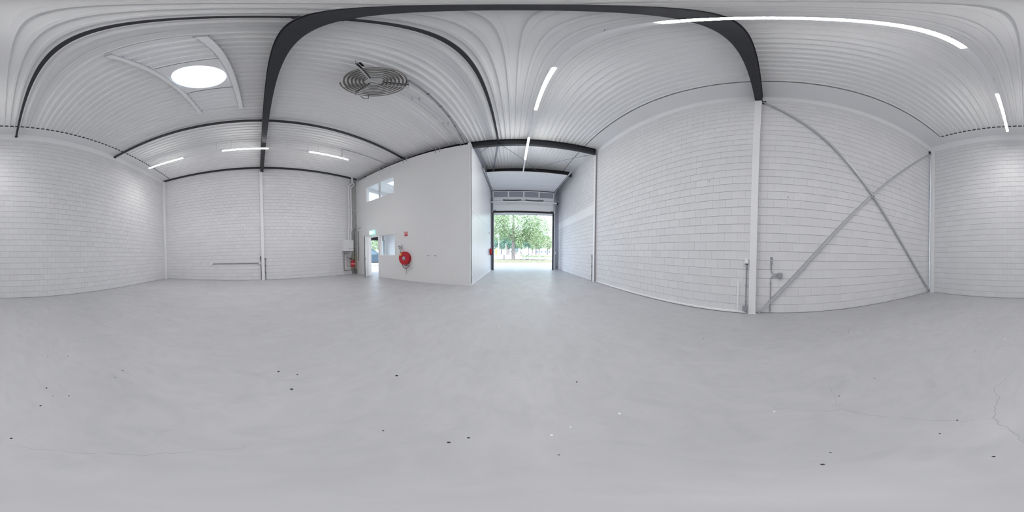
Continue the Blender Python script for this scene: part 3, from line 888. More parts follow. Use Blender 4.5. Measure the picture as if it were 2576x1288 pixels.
def window(name, W, label, mull=None):
    t = thing(name, label, 'window', loc=(W[0], YP, W[2]), kind='structure')
    a = 0.05; m = MB(); yb0, yb1 = YP + 0.05, YP + T - 0.01
    m.box(W[0], W[0] + a, yb0, yb1, W[2], W[3]); m.box(W[1] - a, W[1], yb0, yb1, W[2], W[3])
    m.box(W[0] + a, W[1] - a, yb0, yb1, W[2], W[2] + a * 0.8); m.box(W[0] + a, W[1] - a, yb0, yb1, W[3] - a, W[3])
    part(m, 'window_frame', 'white', t)
    tr_ = MB(); e = 0.022
    tr_.box(W[0] - e, W[0] + 0.012, YP - 0.012, YP + 0.05, W[2] - e, W[3] + e); tr_.box(W[1] - 0.012, W[1] + e, YP - 0.012, YP + 0.05, W[2] - e, W[3] + e)
    tr_.box(W[0] + 0.012, W[1] - 0.012, YP - 0.012, YP + 0.05, W[2] - e, W[2] + 0.012); tr_.box(W[0] + 0.012, W[1] - 0.012, YP - 0.012, YP + 0.05, W[3] - 0.012, W[3] + e)
    part(tr_, 'window_trim', 'white', t)
    xs_ = [W[0] + a] + ([mull] if mull else []) + [W[1] - a]
    if mull:
        part(MB().box(mull - 0.03, mull + 0.03, yb0 - 0.03, yb1, W[2], W[3]), 'mullion', 'wsteel', t)
    for q in range(len(xs_) - 1):
        part(MB().box(xs_[q], xs_[q + 1], YP + 0.09, YP + 0.096, W[2] + 0.04, W[3] - a), 'pane', 'glass', t)
window('window_1', UW, 'wide upper office window of two panes high in the white partition', -6.18)
window('window_2', LW, 'small lower window beside the open door in the partition')

# ------------------------------------------------------------------ office behind the partition
OY = YP + T
m = MB()
# facade left with door opening and upper window
FO = (6.50, 7.96, -0.05, 2.15); FU = (6.73, 7.97, 3.9, 5.50)
ysx = [OY, FO[0], FU[0], FO[1], FU[1], YW]; zsx = sorted([-0.02, FO[3], FU[2], FU[3], 6.5])
for i in range(len(ysx) - 1):
    for j in range(len(zsx) - 1):
        cy = (ysx[i] + ysx[i + 1]) / 2; cz = (zsx[j] + zsx[j + 1]) / 2
        if any(a < cy < b and c < cz < d for a, b, c, d in (FO, FU)): continue
        m.box(XL - 0.15, XL + 0.01, ysx[i], ysx[i + 1], zsx[j], zsx[j + 1])
structure(m, 'wall_facade', 'white')
structure(MB().box(XL, XP - 0.12, OY, YW, 2.62, 2.85), 'floor_upper', 'white')
structure(MB().box(XL, XP - 0.12, OY, YW, 5.70, 5.85), 'ceiling_office', 'white')
structure(MB().box(XL, XP - 0.12, 8.30, 8.40, 0, 2.62), 'wall_office', 'white')
structure(MB().box(XL, XP - 0.12, 9.1, 9.2, 2.85, 5.70), 'wall_office_upper', 'white')
w3 = thing('window_3', 'bright facade window seen through the upper office window', 'window', loc=(XL, FU[0], FU[2]), kind='structure')
m = MB()
for a, b, c, d in ((FU[0], FU[0] + 0.06, FU[2], FU[3]), (FU[1] - 0.06, FU[1], FU[2], FU[3]), (FU[0] + 0.06, FU[1] - 0.06, FU[2], FU[2] + 0.06), (FU[0] + 0.06, FU[1] - 0.06, FU[3] - 0.06, FU[3])):
    m.box(XL - 0.05, XL + 0.03, a, b, c, d)
part(m, 'window_frame', 'white', w3)
part(MB().box(XL - 0.01, XL - 0.004, FU[0] + 0.05, FU[1] - 0.05, FU[2] + 0.05, FU[3] - 0.05), 'pane', 'glass', w3)
d3 = thing('door_2', 'glazed outer entrance behind the partition door', 'door', loc=(XL, FO[0], 0), kind='structure')
m = MB()
m.box(XL - 0.06, XL + 0.06, FO[0], FO[0] + 0.07, 0, 2.15); m.box(XL - 0.06, XL + 0.08, FO[1] - 0.04, FO[1] + 0.12, 0, 2.15)
part(m, 'jamb', 'bluef', d3)
part(MB().box(XL - 0.10, XL + 0.08, FO[0], FO[1], 2.10, 2.45), 'roller_box', 'black', d3)
lp = thing('ceiling_panel_light', 'square white light panel in the upper office ceiling', 'lamp', loc=(-6.45, 7.35, 5.69))
part(MB().cbox(-6.78, -6.14, 7.0, 7.64, 5.682, 5.70, 0.004), 'frame', 'white', lp)
part(MB().box(-6.75, -6.17, 7.03, 7.61, 5.676, 5.684), 'diffuser', 'led', lp)
for (x, y, z, e) in ((-6.45, 7.32, 5.66, 26.0), (-4.0, 7.0, 2.60, 48.0)):
    ld = bpy.data.lights.new('lamp', 'AREA'); ld.size = 0.55; ld.energy = e
    lo = bpy.data.objects.new('lamp', ld); COL.objects.link(lo); lo.location = (x, y, z)
    if z > 5: 
        lo.parent = lp; lo.location = (0, -0.03, -0.03)
    else:
        lp2 = thing('ceiling_panel_light', 'added square white light panel in the lower office ceiling, out of view', 'lamp', loc=(-4.0, 7.0, 2.62))  # added lamp panel, not in view, lights the lower office
        part(MB().cbox(-4.3, -3.7, 6.7, 7.3, 2.605, 2.62, 0.004), 'frame', 'white', lp2)
        part(MB().box(-4.28, -3.72, 6.72, 7.28, 2.603, 2.607), 'diffuser', 'led', lp2)
        lo.parent = lp2; lo.location = (0, 0, -0.03)
m = MB().cbox(-5.15, -5.10, 8.33, 8.35, 1.05, 1.85, 0.004)

# ------------------------------------------------------------------ things on the partition
def text_obj(): pass
ex = thing('exit_sign', 'green lit emergency exit sign with running figure above the open door', 'sign', loc=(-6.72, YP, 2.27))
part(MB().cbox(-6.93, -6.51, YP - 0.05, YP, 2.26, 2.48, 0.006), 'housing', 'exitg', ex)
yy = YP - 0.052
pw = MB()
def sgpoly(pts, mb_, y=yy, th=0.002):
    mb_.hull([(x, y, z) for x, z in pts], [(x, y - th, z) for x, z in pts])
sgpoly([(-6.905, 2.30), (-6.80, 2.30), (-6.80, 2.45), (-6.905, 2.45)], pw)       # door shape
sgpoly([(-6.66, 2.355), (-6.60, 2.355), (-6.60, 2.325), (-6.54, 2.37), (-6.60, 2.415), (-6.60, 2.385), (-6.66, 2.385)], pw)   # arrow
sgpoly([(-6.755, 2.36), (-6.715, 2.36), (-6.695, 2.42), (-6.735, 2.425)], pw)     # torso
sgpoly([(-6.755, 2.37), (-6.775, 2.30), (-6.758, 2.30), (-6.735, 2.36)], pw)
sgpoly([(-6.735, 2.37), (-6.70, 2.335), (-6.675, 2.30), (-6.69, 2.295), (-6.72, 2.325), (-6.75, 2.36)], pw)
sgpoly([(-6.70, 2.42), (-6.67, 2.395), (-6.675, 2.385), (-6.71, 2.40)], pw)
sgpoly([(-6.735, 2.42), (-6.765, 2.40), (-6.76, 2.39), (-6.73, 2.405)], pw)
sgpoly([(-6.70 + 0.016 * math.cos(k * PI / 4), 2.445 + 0.016 * math.sin(k * PI / 4)) for k in range(8)], pw)
part(pw, 'pictogram', 'exitw', ex)

fs_ = thing('fire_sign', 'small red and white fire hose sign high on the partition', 'sign', loc=(-4.45, YP, 2.0))
part(MB().cbox(-4.54, -4.355, YP - 0.006, YP, 1.992, 2.19, 0.002), 'plate', 'signr', fs_)
pw = MB(); y2 = YP - 0.0065
# white hose reel outline and flame
ring = []
cx_, cz_ = -4.475, 2.105
for k in range(16):
    a = 2 * PI * k / 16; a2 = 2 * PI * (k + 1) / 16
    sgpoly([(cx_ + 0.050 * math.cos(a), cz_ + 0.050 * math.sin(a)), (cx_ + 0.050 * math.cos(a2), cz_ + 0.050 * math.sin(a2)), (cx_ + 0.034 * math.cos(a2), cz_ + 0.034 * math.sin(a2)), (cx_ + 0.034 * math.cos(a), cz_ + 0.034 * math.sin(a))], pw, y2, 0.0015)
sgpoly([(cx_ - 0.05, cz_), (cx_ - 0.034, cz_), (cx_ - 0.034, cz_ - 0.085), (cx_ - 0.05, cz_ - 0.085)], pw, y2, 0.0015)
sgpoly([(-4.40, 2.08), (-4.375, 2.10), (-4.38, 2.135), (-4.395, 2.165), (-4.405, 2.13), (-4.415, 2.11)], pw, y2, 0.0015)
sgpoly([(-4.52, 2.165), (-4.425, 2.165), (-4.425, 2.178), (-4.52, 2.178)], pw, y2, 0.0015)
part(pw, 'pictogram', 'signw', fs_)

# hose reel
HX, HZ = -4.452, 1.005
hy_ = YP
hr_ = thing('hose_reel', 'round red fire hose reel on the white partition, hose end hanging down', 'hose reel', loc=(HX, YP, HZ))
R4 = Matrix.Translation((HX, YP - 0.02, HZ)) @ Vector((0, -1, 0)).to_track_quat('Z', 'Y').to_matrix().to_4x4()
part(MB().lathe([(0.17, 0.0), (0.285, 0.0), (0.292, 0.012), (0.285, 0.02), (0.2, 0.024), (0.2, 0.12), (0.285, 0.124), (0.292, 0.132), (0.286, 0.142), (0.24, 0.150), (0.10, 0.150), (0.085, 0.143)], 40, R4), 'drum', 'red', hr_, smooth=True)
part(MB().lathe([(0.26, 0.024), (0.272, 0.05), (0.272, 0.095), (0.26, 0.12)], 32, R4), 'wound_hose', 'dred', hr_, smooth=True)
part(MB().lathe([(0.086, 0.138), (0.086, 0.152), (0.06, 0.160), (0.03, 0.165), (0.028, 0.20), (0.01, 0.21)], 20, R4), 'hub', 'chrome', hr_, smooth=True)
for k in range(4):
    a = k * PI / 2 + 0.3
    c = R4 @ Vector((0.058 * math.cos(a), 0.058 * math.sin(a), 0.161))
    part(MB().lathe([(0.014, 0), (0.012, 0.01)], 10, Matrix.Translation(c) @ R4.to_3x3().to_4x4()), 'hub_bolt', 'black', hr_)
part(MB().lathe([(0.055, 0.151), (0.052, 0.153)], 18, R4 @ Matrix.Translation((-0.19, -0.14, 0)) if False else Matrix.Translation((HX - 0.17, YP - 0.02, HZ + 0.17)) @ Vector((0, -1, 0)).to_track_quat('Z', 'Y').to_matrix().to_4x4()), 'sticker', 'yellow', hr_, label='round yellow sticker')
part(MB().tube([(HX - 0.27, YP - 0.06, HZ + 0.04), (HX - 0.275, YP - 0.06, HZ + 0.16), (HX - 0.278, YP - 0.055, HZ + 0.30)], 0.016, 8), 'feed_pipe', 'red', hr_, smooth=True)
part(MB().tube([(HX - 0.278, YP - 0.055, HZ + 0.22), (HX - 0.278, YP - 0.055, HZ + 0.31)], 0.024, 8), 'pipe_sleeve', 'conduit', hr_)
loop = []
for k in range(17):
    a = PI + PI * k / 16
    loop.append((HX + 0.03 + 0.20 * math.cos(a), YP - 0.08, HZ - 0.19 + 0.27 * math.sin(a)))
part(MB().tube(loop, 0.012, 7), 'hose_loop', 'hose', hr_, smooth=True)
part(MB().tube([(HX + 0.05, YP - 0.08, HZ - 0.30), (HX + 0.06, YP - 0.07, HZ - 0.46), (HX + 0.055, YP - 0.06, HZ - 0.60), (HX + 0.03, YP - 0.05, HZ - 0.68), (HX + 0.055, YP - 0.05, HZ - 0.71)], 0.010, 7), 'hose_tail', 'conduit', hr_, smooth=True)
part(MB().cbox(HX - 0.02, HX + 0.10, YP - 0.10, YP - 0.02, HZ - 0.345, HZ - 0.31, 0.004), 'nozzle_holder', 'conduit', hr_)

vb = thing('valve', 'grey water valve with hand wheels above the red hose reel', 'valve', loc=(-4.74, YP, 1.5))
R5 = lambda x, z, d=0.0: Matrix.Translation((x, YP - d, z)) @ Vector((0, -1, 0)).to_track_quat('Z', 'Y').to_matrix().to_4x4()
part(MB().lathe([(0.03, 0), (0.03, 0.05), (0.055, 0.055), (0.055, 0.075), (0.02, 0.085)], 14, R5(-4.73, 1.51)), 'valve_body', 'galv', vb, smooth=True)
part(MB().lathe([(0.018, 0.075), (0.018, 0.09)], 10, R5(-4.73, 1.51)), 'hub', 'black', vb)
part(MB().lathe([(0.028, 0.02), (0.032, 0.06), (0.01, 0.065)], 12, R5(-4.83, 1.545)), 'hand_wheel', 'box', vb)
part(MB().lathe([(0.028, 0.02), (0.030, 0.05), (0.01, 0.055)], 12, R5(-4.79, 1.44)), 'hand_wheel', 'box', vb)
part(MB().tube([(-4.83, YP - 0.03, 1.545), (-4.73, YP - 0.03, 1.51), (-4.69, YP - 0.03, 1.43)], 0.014, 8), 'pipe', 'galv', vb)
part(MB().cbox(-4.69, -4.65, YP - 0.06, YP, 1.42, 1.62, 0.004), 'wall_plate', 'galv', vb)
part(MB().tube([(-4.70, YP - 0.03, 1.43), (-4.73, YP - 0.05, 1.32)], 0.013, 8), 'outlet', 'galv', vb)
cc = thing('cable_conduit', 'thin vertical white cable duct just above the hose reel', 'conduit', loc=(-4.55, YP, 1.3))
part(MB().cbox(-4.575, -4.525, YP - 0.02, YP, 1.44, 1.64, 0.003), 'cover', 'white', cc)
part(MB().tube([(-4.55, YP - 0.012, 1.30), (-4.55, YP - 0.012, 1.44)], 0.010, 7), 'pipe', 'galv', cc)
tag(MB().cbox(-4.19, -4.10, YP - 0.03, YP, 0.535, 0.56, 0.004).obj('pipe_hook', 'galv'), 'small metal hook low on the partition beside the hose', 'hook')

def socket(x0, x1, z0, z1, label):
    t = thing('wall_socket', label, 'socket', 'white double sockets on the partition', loc=((x0 + x1) / 2, YP, z0))
    part(MB().cbox(x0, x1, YP - 0.018, YP, z0, z1, 0.004), 'cover_plate', 'white', t)
    for k in range(2):
        xc = x0 + (x1 - x0) * (0.27 + 0.46 * k); zc = (z0 + z1) / 2 + 0.005
        part(MB().lathe([(0.022, 0.017), (0.022, 0.0185), (0.018, 0.019)], 16, R5(xc, zc)), 'outlet', 'box', t)
socket(-3.375, -3.225, 1.055, 1.165, 'white double socket on the partition, nearer the red hose reel')
socket(-3.045, -2.915, 1.055, 1.165, 'white double socket on the partition, nearer its outer corner')
sw = thing('light_switch', 'small white light switch below the lower partition window', 'switch', loc=(-6.0, YP, 0.93))
part(MB().cbox(-6.05, -5.95, YP - 0.015, YP, 0.90, 0.985, 0.004), 'plate', 'white', sw)
part(MB().cbox(-6.035, -5.965, YP - 0.02, YP - 0.014, 0.915, 0.97, 0.003), 'rocker', 'wsteel', sw)

# ------------------------------------------------------------------ boiler corner on the left wall
cs = MB(); cs.box(XL - 0.02, XL + 0.004, 5.36, YP, 0.0, 6.0)
structure(cs, 'trim_5', 'concrete')
structure(MB().box(XL, XL + 0.008, 5.30, YP, 0.22, 1.15), 'trim_6', 'beige')
bl = thing('boiler', 'white wall-hung boiler with two flue pipes in the left corner', 'boiler', loc=(XL + 0.16, 4.98, 1.38))
part(MB().cbox(XL + 0.02, XL + 0.33, 4.68, 5.29, 1.385, 2.015, 0.012), 'casing', 'boiler', bl)
part(MB().cbox(XL + 0.325, XL + 0.336, 4.83, 5.27, 1.392, 1.53, 0.003), 'control_flap', 'boiler', bl)
part(MB().box(XL + 0.329, XL + 0.334, 4.93, 5.27, 1.533, 1.545), 'flap_gap', 'conduit', bl)
part(MB().box(XL + 0.03, XL + 0.31, 4.72, 5.25, 1.37, 1.386), 'base_tray', 'dark', bl)
def flue(y, yj, yt, r):
    x = XL + 0.15
    return [(x, y, 2.0), (x, y, 2.52), (x, yj, 2.72), (x, yj, 5.36), (x, yj + 0.02, 5.42), (x, yt, 5.72), (x, yt + 0.02, 5.78), (x, yt - 0.02, 5.95)]
part(MB().tube([(XL + 0.15, 5.07, 2.0), (XL + 0.15, 5.07, 2.58), (XL + 0.15, 5.13, 2.72), (XL + 0.15, 5.13, 5.36), (XL + 0.15, 5.16, 5.44), (XL + 0.15, 5.36, 5.66), (XL + 0.15, 5.39, 5.74), (XL + 0.15, 5.39, 6.15)], 0.048, 10), 'flue', 'boiler', bl, smooth=True)
part(MB().tube([(XL + 0.15, 5.22, 2.0), (XL + 0.15, 5.22, 2.52), (XL + 0.15, 5.28, 2.66), (XL + 0.15, 5.28, 5.30), (XL + 0.15, 5.31, 5.38), (XL + 0.15, 5.50, 5.58), (XL + 0.15, 5.50, 5.68), (XL + 0.15, 5.41, 5.80)], 0.048, 10), 'flue', 'boiler', bl, smooth=True)
part(MB().tube([(XL + 0.15, 5.39, 5.80), (XL + 0.15, 5.39, 6.2)], 0.066, 12), 'roof_sleeve', 'boiler', bl, smooth=True)
for y, z in ((5.13, 2.74), (5.28, 2.68), (5.13, 5.30), (5.28, 5.26), (5.13, 3.9), (5.28, 3.9)):
    part(MB().tube([(XL + 0.15, y, z), (XL + 0.15, y, z + 0.06)], 0.056, 12), 'pipe_socket', 'boiler', bl)
for y in (4.84, 4.92, 5.02, 5.12):
    part(MB().tube([(XL + 0.12, y, 1.385), (XL + 0.12, y, 1.22)], 0.012, 7), 'pipe_stub', 'galv' if y < 5 else 'beige', bl)
x_ = XL + 0.07
def pipes(name, label, pts, r, matn, clips=()):
    t = thing(name, label, 'pipe', loc=pts[0])
    part(MB().tube(pts, r, 8), 'pipe', matn, t, smooth=True)
    for c in clips:
        part(MB().cbox(c[0] - 0.05, c[0] + r + 0.006, c[1] - 0.02, c[1] + 0.02, c[2] - 0.012, c[2] + 0.012, 0.002), 'pipe_clip', 'galv', t)
    return t
pipes('drain_pipe', 'dark drain pipe falling left of the red vessel and running into the corner',
      [(x_, 4.92, 1.25), (x_, 4.79, 1.20), (x_, 4.79, 0.27), (x_, 4.83, 0.26), (x_, 5.60, 0.27), (x_, 5.64, 0.24), (x_, 5.64, 0.02)], 0.020, 'dconduit', ((x_, 4.79, 0.8), (x_, 5.2, 0.27)))
pipes('heating_pipe', 'thin grey pipe looping from boiler to the red expansion vessel',
      [(x_ + 0.03, 4.98, 1.26), (x_ + 0.03, 4.98, 0.50), (x_ + 0.03, 5.02, 0.46), (x_ + 0.03, 5.19, 0.46)], 0.011, 'box')
pipes('heating_pipe', 'short grey pipe running level above the red expansion vessel',
      [(x_, 4.95, 1.02), (x_, 5.02, 1.0), (x_, 5.45, 1.0), (x_, 5.66, 0.98)], 0.011, 'box')
pipes('riser_pipe', 'dark riser pipe in the corner beside the boiler flue pipes',
      [(XL + 0.029, 5.56, 0.05), (XL + 0.029, 5.56, 2.66), (XL + 0.06, 5.60, 2.70)], 0.020, 'dconduit', ((XL + 0.05, 5.56, 1.6), (XL + 0.05, 5.56, 2.5)))
pipes('riser_pipe', 'dark pipe on the partition edge ending above the floor, left of the open door',
      [(-8.02, YP - 0.03, 2.60), (-8.02, YP - 0.03, 0.92), (-7.99, YP - 0.03, 0.80)], 0.018, 'dconduit')
pipes('branch_pipe', 'short dark pipe sticking out from the corner above the riser',
      [(XL + 0.07, 5.60, 2.70), (XL + 0.32, 5.66, 2.74), (XL + 0.55, 5.68, 2.78)], 0.012, 'dconduit')
ev = thing('expansion_vessel', 'red expansion vessel with white band below the boiler', 'vessel', loc=(XL + 0.2, 5.32, 0.45))
E4 = Matrix.Translation((XL + 0.18, 5.32, 0.45))
part(MB().lathe([(0.06, 0.0), (0.115, 0.02), (0.125, 0.06), (0.125, 0.33), (0.115, 0.37), (0.05, 0.395)], 24, E4), 'tank', 'red', ev, smooth=True)
part(MB().lathe([(0.1265, 0.175), (0.1285, 0.18), (0.1285, 0.20), (0.1265, 0.205)], 24, E4), 'band', 'white', ev)
part(MB().tube([(XL + 0.18, 5.32, 0.84), (XL + 0.18, 5.32, 0.93), (XL + 0.11, 5.24, 0.97)], 0.014, 8), 'neck', 'galv', ev)
part(MB().cbox(XL + 0.10, XL + 0.2, 5.12, 5.26, 0.91, 0.97, 0.01), 'valve_group', 'black', ev)
part(MB().cbox(XL + 0.10, XL + 0.2, 5.36, 5.46, 0.83, 0.88, 0.01), 'bracket', 'black', ev)

# conduits around the left column
cl = thing('cable_conduit', 'dark conduit running level along the left wall from white box to column', 'conduit', loc=(XL, -2.3, 0.85))
part(MB().tube([(XL + 0.02, -2.32, 0.845), (XL + 0.02, -2.26, 0.865), (XL + 0.02, -1.2, 0.862), (XL + 0.02, -0.02, 0.862), (XL + 0.02, 0.10, 0.80), (XL + 0.02, 0.16, 0.78), (XL + 0.02, 0.175, 0.70), (XL + 0.02, 0.185, 0.02)], 0.013, 8), 'pipe', 'dconduit', cl, smooth=True)
for y in (-1.2, -0.55):
    part(MB().cbox(XL + 0.002, XL + 0.04, y - 0.02, y + 0.02, 0.845, 0.88, 0.003), 'pipe_clip', 'galv', cl)
part(MB().cbox(XL + 0.002, XL + 0.05, 0.07, 0.15, 0.79, 0.86, 0.004), 'elbow_box', 'white', cl)
jb = thing('junction_box', 'small white junction box on the left wall at the conduit end', 'box', loc=(XL, -2.38, 0.8))
part(MB().cbox(XL, XL + 0.05, -2.435, -2.33, 0.79, 0.93, 0.005), 'box', 'white', jb)
part(MB().cbox(XL + 0.05, XL + 0.054, -2.425, -2.34, 0.80, 0.92, 0.002), 'lid', 'white', jb)
sb = thing('switch_box', 'dark stacked switch box just left of the left column', 'switch', loc=(XL, 0.15, 0.93))
for k in range(3):
    part(MB().cbox(XL, XL + 0.05, 0.13, 0.19, 1.12 - k * 0.09, 1.20 - k * 0.09, 0.004), 'switch_module', 'dconduit' if k < 2 else 'box', sb)
cl2 = thing('cable_conduit', 'dark vertical conduit on the left wall right beside the column foot', 'conduit', loc=(XL, 0.41, 0))
part(MB().tube([(XL + 0.02, 0.40, 1.06), (XL + 0.02, 0.41, 0.02)], 0.018, 8), 'pipe', 'conduit', cl2, smooth=True)
part(MB().cbox(XL, XL + 0.05, 0.365, 0.435, 1.03, 1.10, 0.004), 'cap', 'dconduit', cl2)
for z in (0.35, 0.70):
    part(MB().cbox(XL, XL + 0.045, 0.375, 0.435, z, z + 0.03, 0.003), 'pipe_clip', 'dconduit', cl2)

# conduits beside the right column
so_ = thing('socket_stack', 'pair of grey outdoor sockets stacked on the right wall beside the column', 'socket', loc=(XR, -0.045, 1.08))
for z0 in (1.085, 1.168):
    part(MB().cbox(XR - 0.05, XR, -0.08, -0.012, z0, z0 + 0.078, 0.004), 'socket_frame', 'white', so_)
    part(MB().cbox(XR - 0.056, XR - 0.049, -0.073, -0.019, z0 + 0.006, z0 + 0.072, 0.003), 'flap', 'conduit', so_)
cj = thing('junction_box', 'grey junction box on the right wall near the foot of the brace', 'box', loc=(XR, -0.23, 0.79))
part(MB().cbox(XR - 0.05, XR, -0.285, -0.185, 0.795, 0.91, 0.006), 'box', 'box', cj)
part(MB().cbox(XR - 0.056, XR - 0.05, -0.278, -0.192, 0.802, 0.903, 0.003), 'lid', 'box', cj)
c1 = thing('cable_conduit', 'grey conduit bending from the stacked sockets into the junction box', 'conduit', loc=(XR, -0.04, 1.0))
part(MB().tube([(XR - 0.02, -0.045, 1.085), (XR - 0.02, -0.045, 0.97), (XR - 0.02, -0.055, 0.915), (XR - 0.02, -0.085, 0.885), (XR - 0.02, -0.13, 0.88), (XR - 0.02, -0.19, 0.88)], 0.009, 8), 'pipe', 'conduit', c1, smooth=True)
part(MB().cbox(XR - 0.04, XR, -0.062, -0.028, 0.99, 1.012, 0.003), 'pipe_clip', 'conduit', c1)
c2 = thing('cable_conduit', 'grey conduit dropping from the junction box to the floor behind the brace', 'conduit', loc=(XR, -0.04, 0))
part(MB().tube([(XR - 0.02, -0.19, 0.835), (XR - 0.02, -0.10, 0.833), (XR - 0.02, -0.06, 0.815), (XR - 0.02, -0.042, 0.77), (XR - 0.02, -0.04, 0.4), (XR - 0.02, -0.035, 0.02)], 0.009, 8), 'pipe', 'conduit', c2, smooth=True)
for z in (0.67, 0.10):
    part(MB().cbox(XR - 0.04, XR, -0.057, -0.022, z, z + 0.022, 0.003), 'pipe_clip', 'conduit', c2)
c3 = thing('cable_conduit', 'blue-grey vertical conduit just left of the right column', 'conduit', loc=(XR2, 0.46, 0))
part(MB().tube([(XR2 - 0.02, 0.462, 1.08), (XR2 - 0.02, 0.470, 0.17)], 0.013, 8), 'pipe', 'conduit', c3, smooth=True)
for z in (0.98, 0.62, 0.26):
    part(MB().cbox(XR2 - 0.042, XR2, 0.445, 0.487, z, z + 0.022, 0.003), 'pipe_clip', 'conduit', c3)
wj = thing('junction_box', 'white box with dark gland on top of the conduit left of the right column', 'box', loc=(XR2, 0.47, 1.08))
part(MB().cbox(XR2 - 0.06, XR2, 0.43, 0.505, 1.095, 1.195, 0.005), 'box', 'white', wj)
part(MB().cbox(XR2 - 0.045, XR2 - 0.005, 0.435, 0.495, 1.07, 1.096, 0.004), 'gland', 'dconduit', wj)
gj = thing('junction_box', 'grey box at the foot of the right column above the floor duct', 'box', loc=(XR2, 0.48, 0.07))
part(MB().cbox(XR2 - 0.06, XR2, 0.43, 0.535, 0.075, 0.18, 0.005), 'box', 'box', gj)
part(MB().cbox(XR2 - 0.04, XR2, 0.43, 0.50, 0.055, 0.076, 0.003), 'gland', 'dconduit', gj)
vd = thing('cable_duct', 'short white vertical duct on the right wall beside the grey conduit', 'duct', loc=(XR2, 0.64, 0.05))
part(MB().cbox(XR2 - 0.03, XR2, 0.620, 0.660, 0.055, 0.72, 0.004), 'cover', 'white', vd)

# ------------------------------------------------------------------ passage: overhead door
od = thing('overhead_door', 'white sectional overhead door pulled up at the end of the passage', 'door', loc=(0.7, 11.3, 4.0))
DXa, DXb, DY = -1.40, 2.80, 11.24
def door_panel(z0, z1, y, nm_='door_section'):
    return part(MB().cbox(DXa, DXb, y - 0.02, y + 0.02, z0 + 0.003, z1 - 0.003, 0.006), nm_, 'white', od)
door_panel(4.17, 4.62, DY); door_panel(4.62, 5.16, DY)
p = MB().box(DXa, DXb, DY - 0.025, DY + 0.03, 4.03, 4.17)
part(p, 'bottom_seal', 'dark', od)
part(MB().box(DXa + 0.03, DXb - 0.03, DY - 0.03, DY + 0.0, 3.94, 4.03), 'bottom_lip', 'white', od)
# window section leaning back
def lean(x0, x1, a, b, z0, z1, d):
    dz = 5.62 - 5.16; sl2 = 0.10 / dz
    def y_(z): return DY - (z - 5.16) * sl2
    return MB().hull([(x0, y_(z0) - d, z0), (x1, y_(z0) - d, z0), (x1, y_(z0) + d, z0), (x0, y_(z0) + d, z0)],
                     [(x0, y_(z1) - d, z1), (x1, y_(z1) - d, z1), (x1, y_(z1) + d, z1), (x0, y_(z1) + d, z1)])
fw = (DXb - DXa) / 4
wsf = lean(DXa, DXb, 0, 0, 5.16, 5.20, 0.02); q2 = lean(DXa, DXb, 0, 0, 5.60, 5.64, 0.02); wsf.add(q2.v, q2.f)
for k in range(5):
    xx = DXa + k * fw
    q2 = lean(max(xx - 0.045, DXa), min(xx + 0.045, DXb), 0, 0, 5.20, 5.60, 0.022); wsf.add(q2.v, q2.f)
ws = part(wsf, 'window_section', 'white', od)
for k in range(4):
    part(lean(DXa + k * fw + 0.045, DXa + (k + 1) * fw - 0.045, 0, 0, 5.20, 5.60, 0.006), 'pane', 'tint', ws)
# horizontal sections
hz = [(8.28, 8.86), (8.86, 9.44), (9.44, 10.02), (10.02, 10.60), (10.60, 11.10)]
for k, (a, b) in enumerate(hz):
    part(MB().cbox(DXa, DXb, a + 0.0015, b - 0.0015, 5.71, 5.75, 0.003), 'door_section', 'white', od)
for a in (8.6, 9.4, 10.2):
    for x in (-0.35, 0.70, 1.75):
        part(MB().cbox(x - 0.02, x + 0.02, a - 0.02, a + 0.02, 5.702, 5.711, 0.003), 'hinge', 'galv', od)
for x in (-0.35, 0.70, 1.75):
    for z in (4.66, 5.1):
        part(MB().cbox(x - 0.02, x + 0.02, DY - 0.034, DY - 0.02, z - 0.03, z + 0.03, 0.003), 'hinge', 'galv', od)
for x in (DXa + 0.12, DXb - 0.12):
    part(MB().cbox(x - 0.10, x + 0.10, DY - 0.06, DY - 0.02, 4.18, 4.24, 0.006), 'bottom_bracket', 'conduit', od)
# tracks
for sx, xx in ((-1, DXa - 0.05), (1, DXb + 0.06)):
    lab = None
    if sx < 0:
        part(MB().box(-1.540, -1.494, DY - 0.06, DY - 0.02, 0.0, 5.15), 'vertical_track', 'dconduit', od)
        part(MB().box(-1.494, -1.464, DY - 0.05, DY - 0.03, 0.0, 5.15), 'track_lip', 'galv', od)
        part(MB().box(-1.464, -1.374, DY - 0.045, DY - 0.022, 0.0, 4.05), 'side_seal', 'dark', od)
    else:
        part(MB().box(2.725, 2.832, DY - 0.045, DY - 0.022, 0.0, 4.05), 'side_seal', 'dark', od)
        part(MB().box(2.842, 2.90, DY - 0.05, DY - 0.03, 0.0, 5.15), 'vertical_track', 'galv', od)
        part(MB().box(2.90, 2.915, DY - 0.06, DY - 0.02, 0.0, 5.15), 'track_lip', 'wsteel', od)
    pts = [(xx, DY - 0.04, 5.10), (xx, DY - 0.07, 5.40), (xx, DY - 0.14, 5.62), (xx, DY - 0.30, 5.72), (xx, 9.0, 5.75), (xx, 7.9, 5.77)]
    tr2 = MB()
    for a, b in zip(pts[:-1], pts[1:]): tr2.bar(a, b, 0.05, 0.06)
    part(tr2, 'horizontal_track', 'galv', od)
    tr3 = MB().box(xx + sx * 0.06 - 0.02, xx + sx * 0.06 + 0.02, 7.9, 11.0, 5.80, 5.84)
    part(tr3, 'track_angle', 'galv', od)
    for yy in (8.5, 9.2, 9.9, 10.6):
        part(MB().lathe([(0.022, 0), (0.022, 0.03)], 10, Matrix.Translation((xx - 0.015 - sx * 0.03, yy, 5.73)) @ Vector((1, 0, 0)).to_track_quat('Z', 'Y').to_matrix().to_4x4()), 'roller', 'dconduit', od)
    part(MB().box(xx - 0.02, xx + 0.02, 8.05, 8.09, 5.78, 6.25), 'track_hanger', 'galv', od)
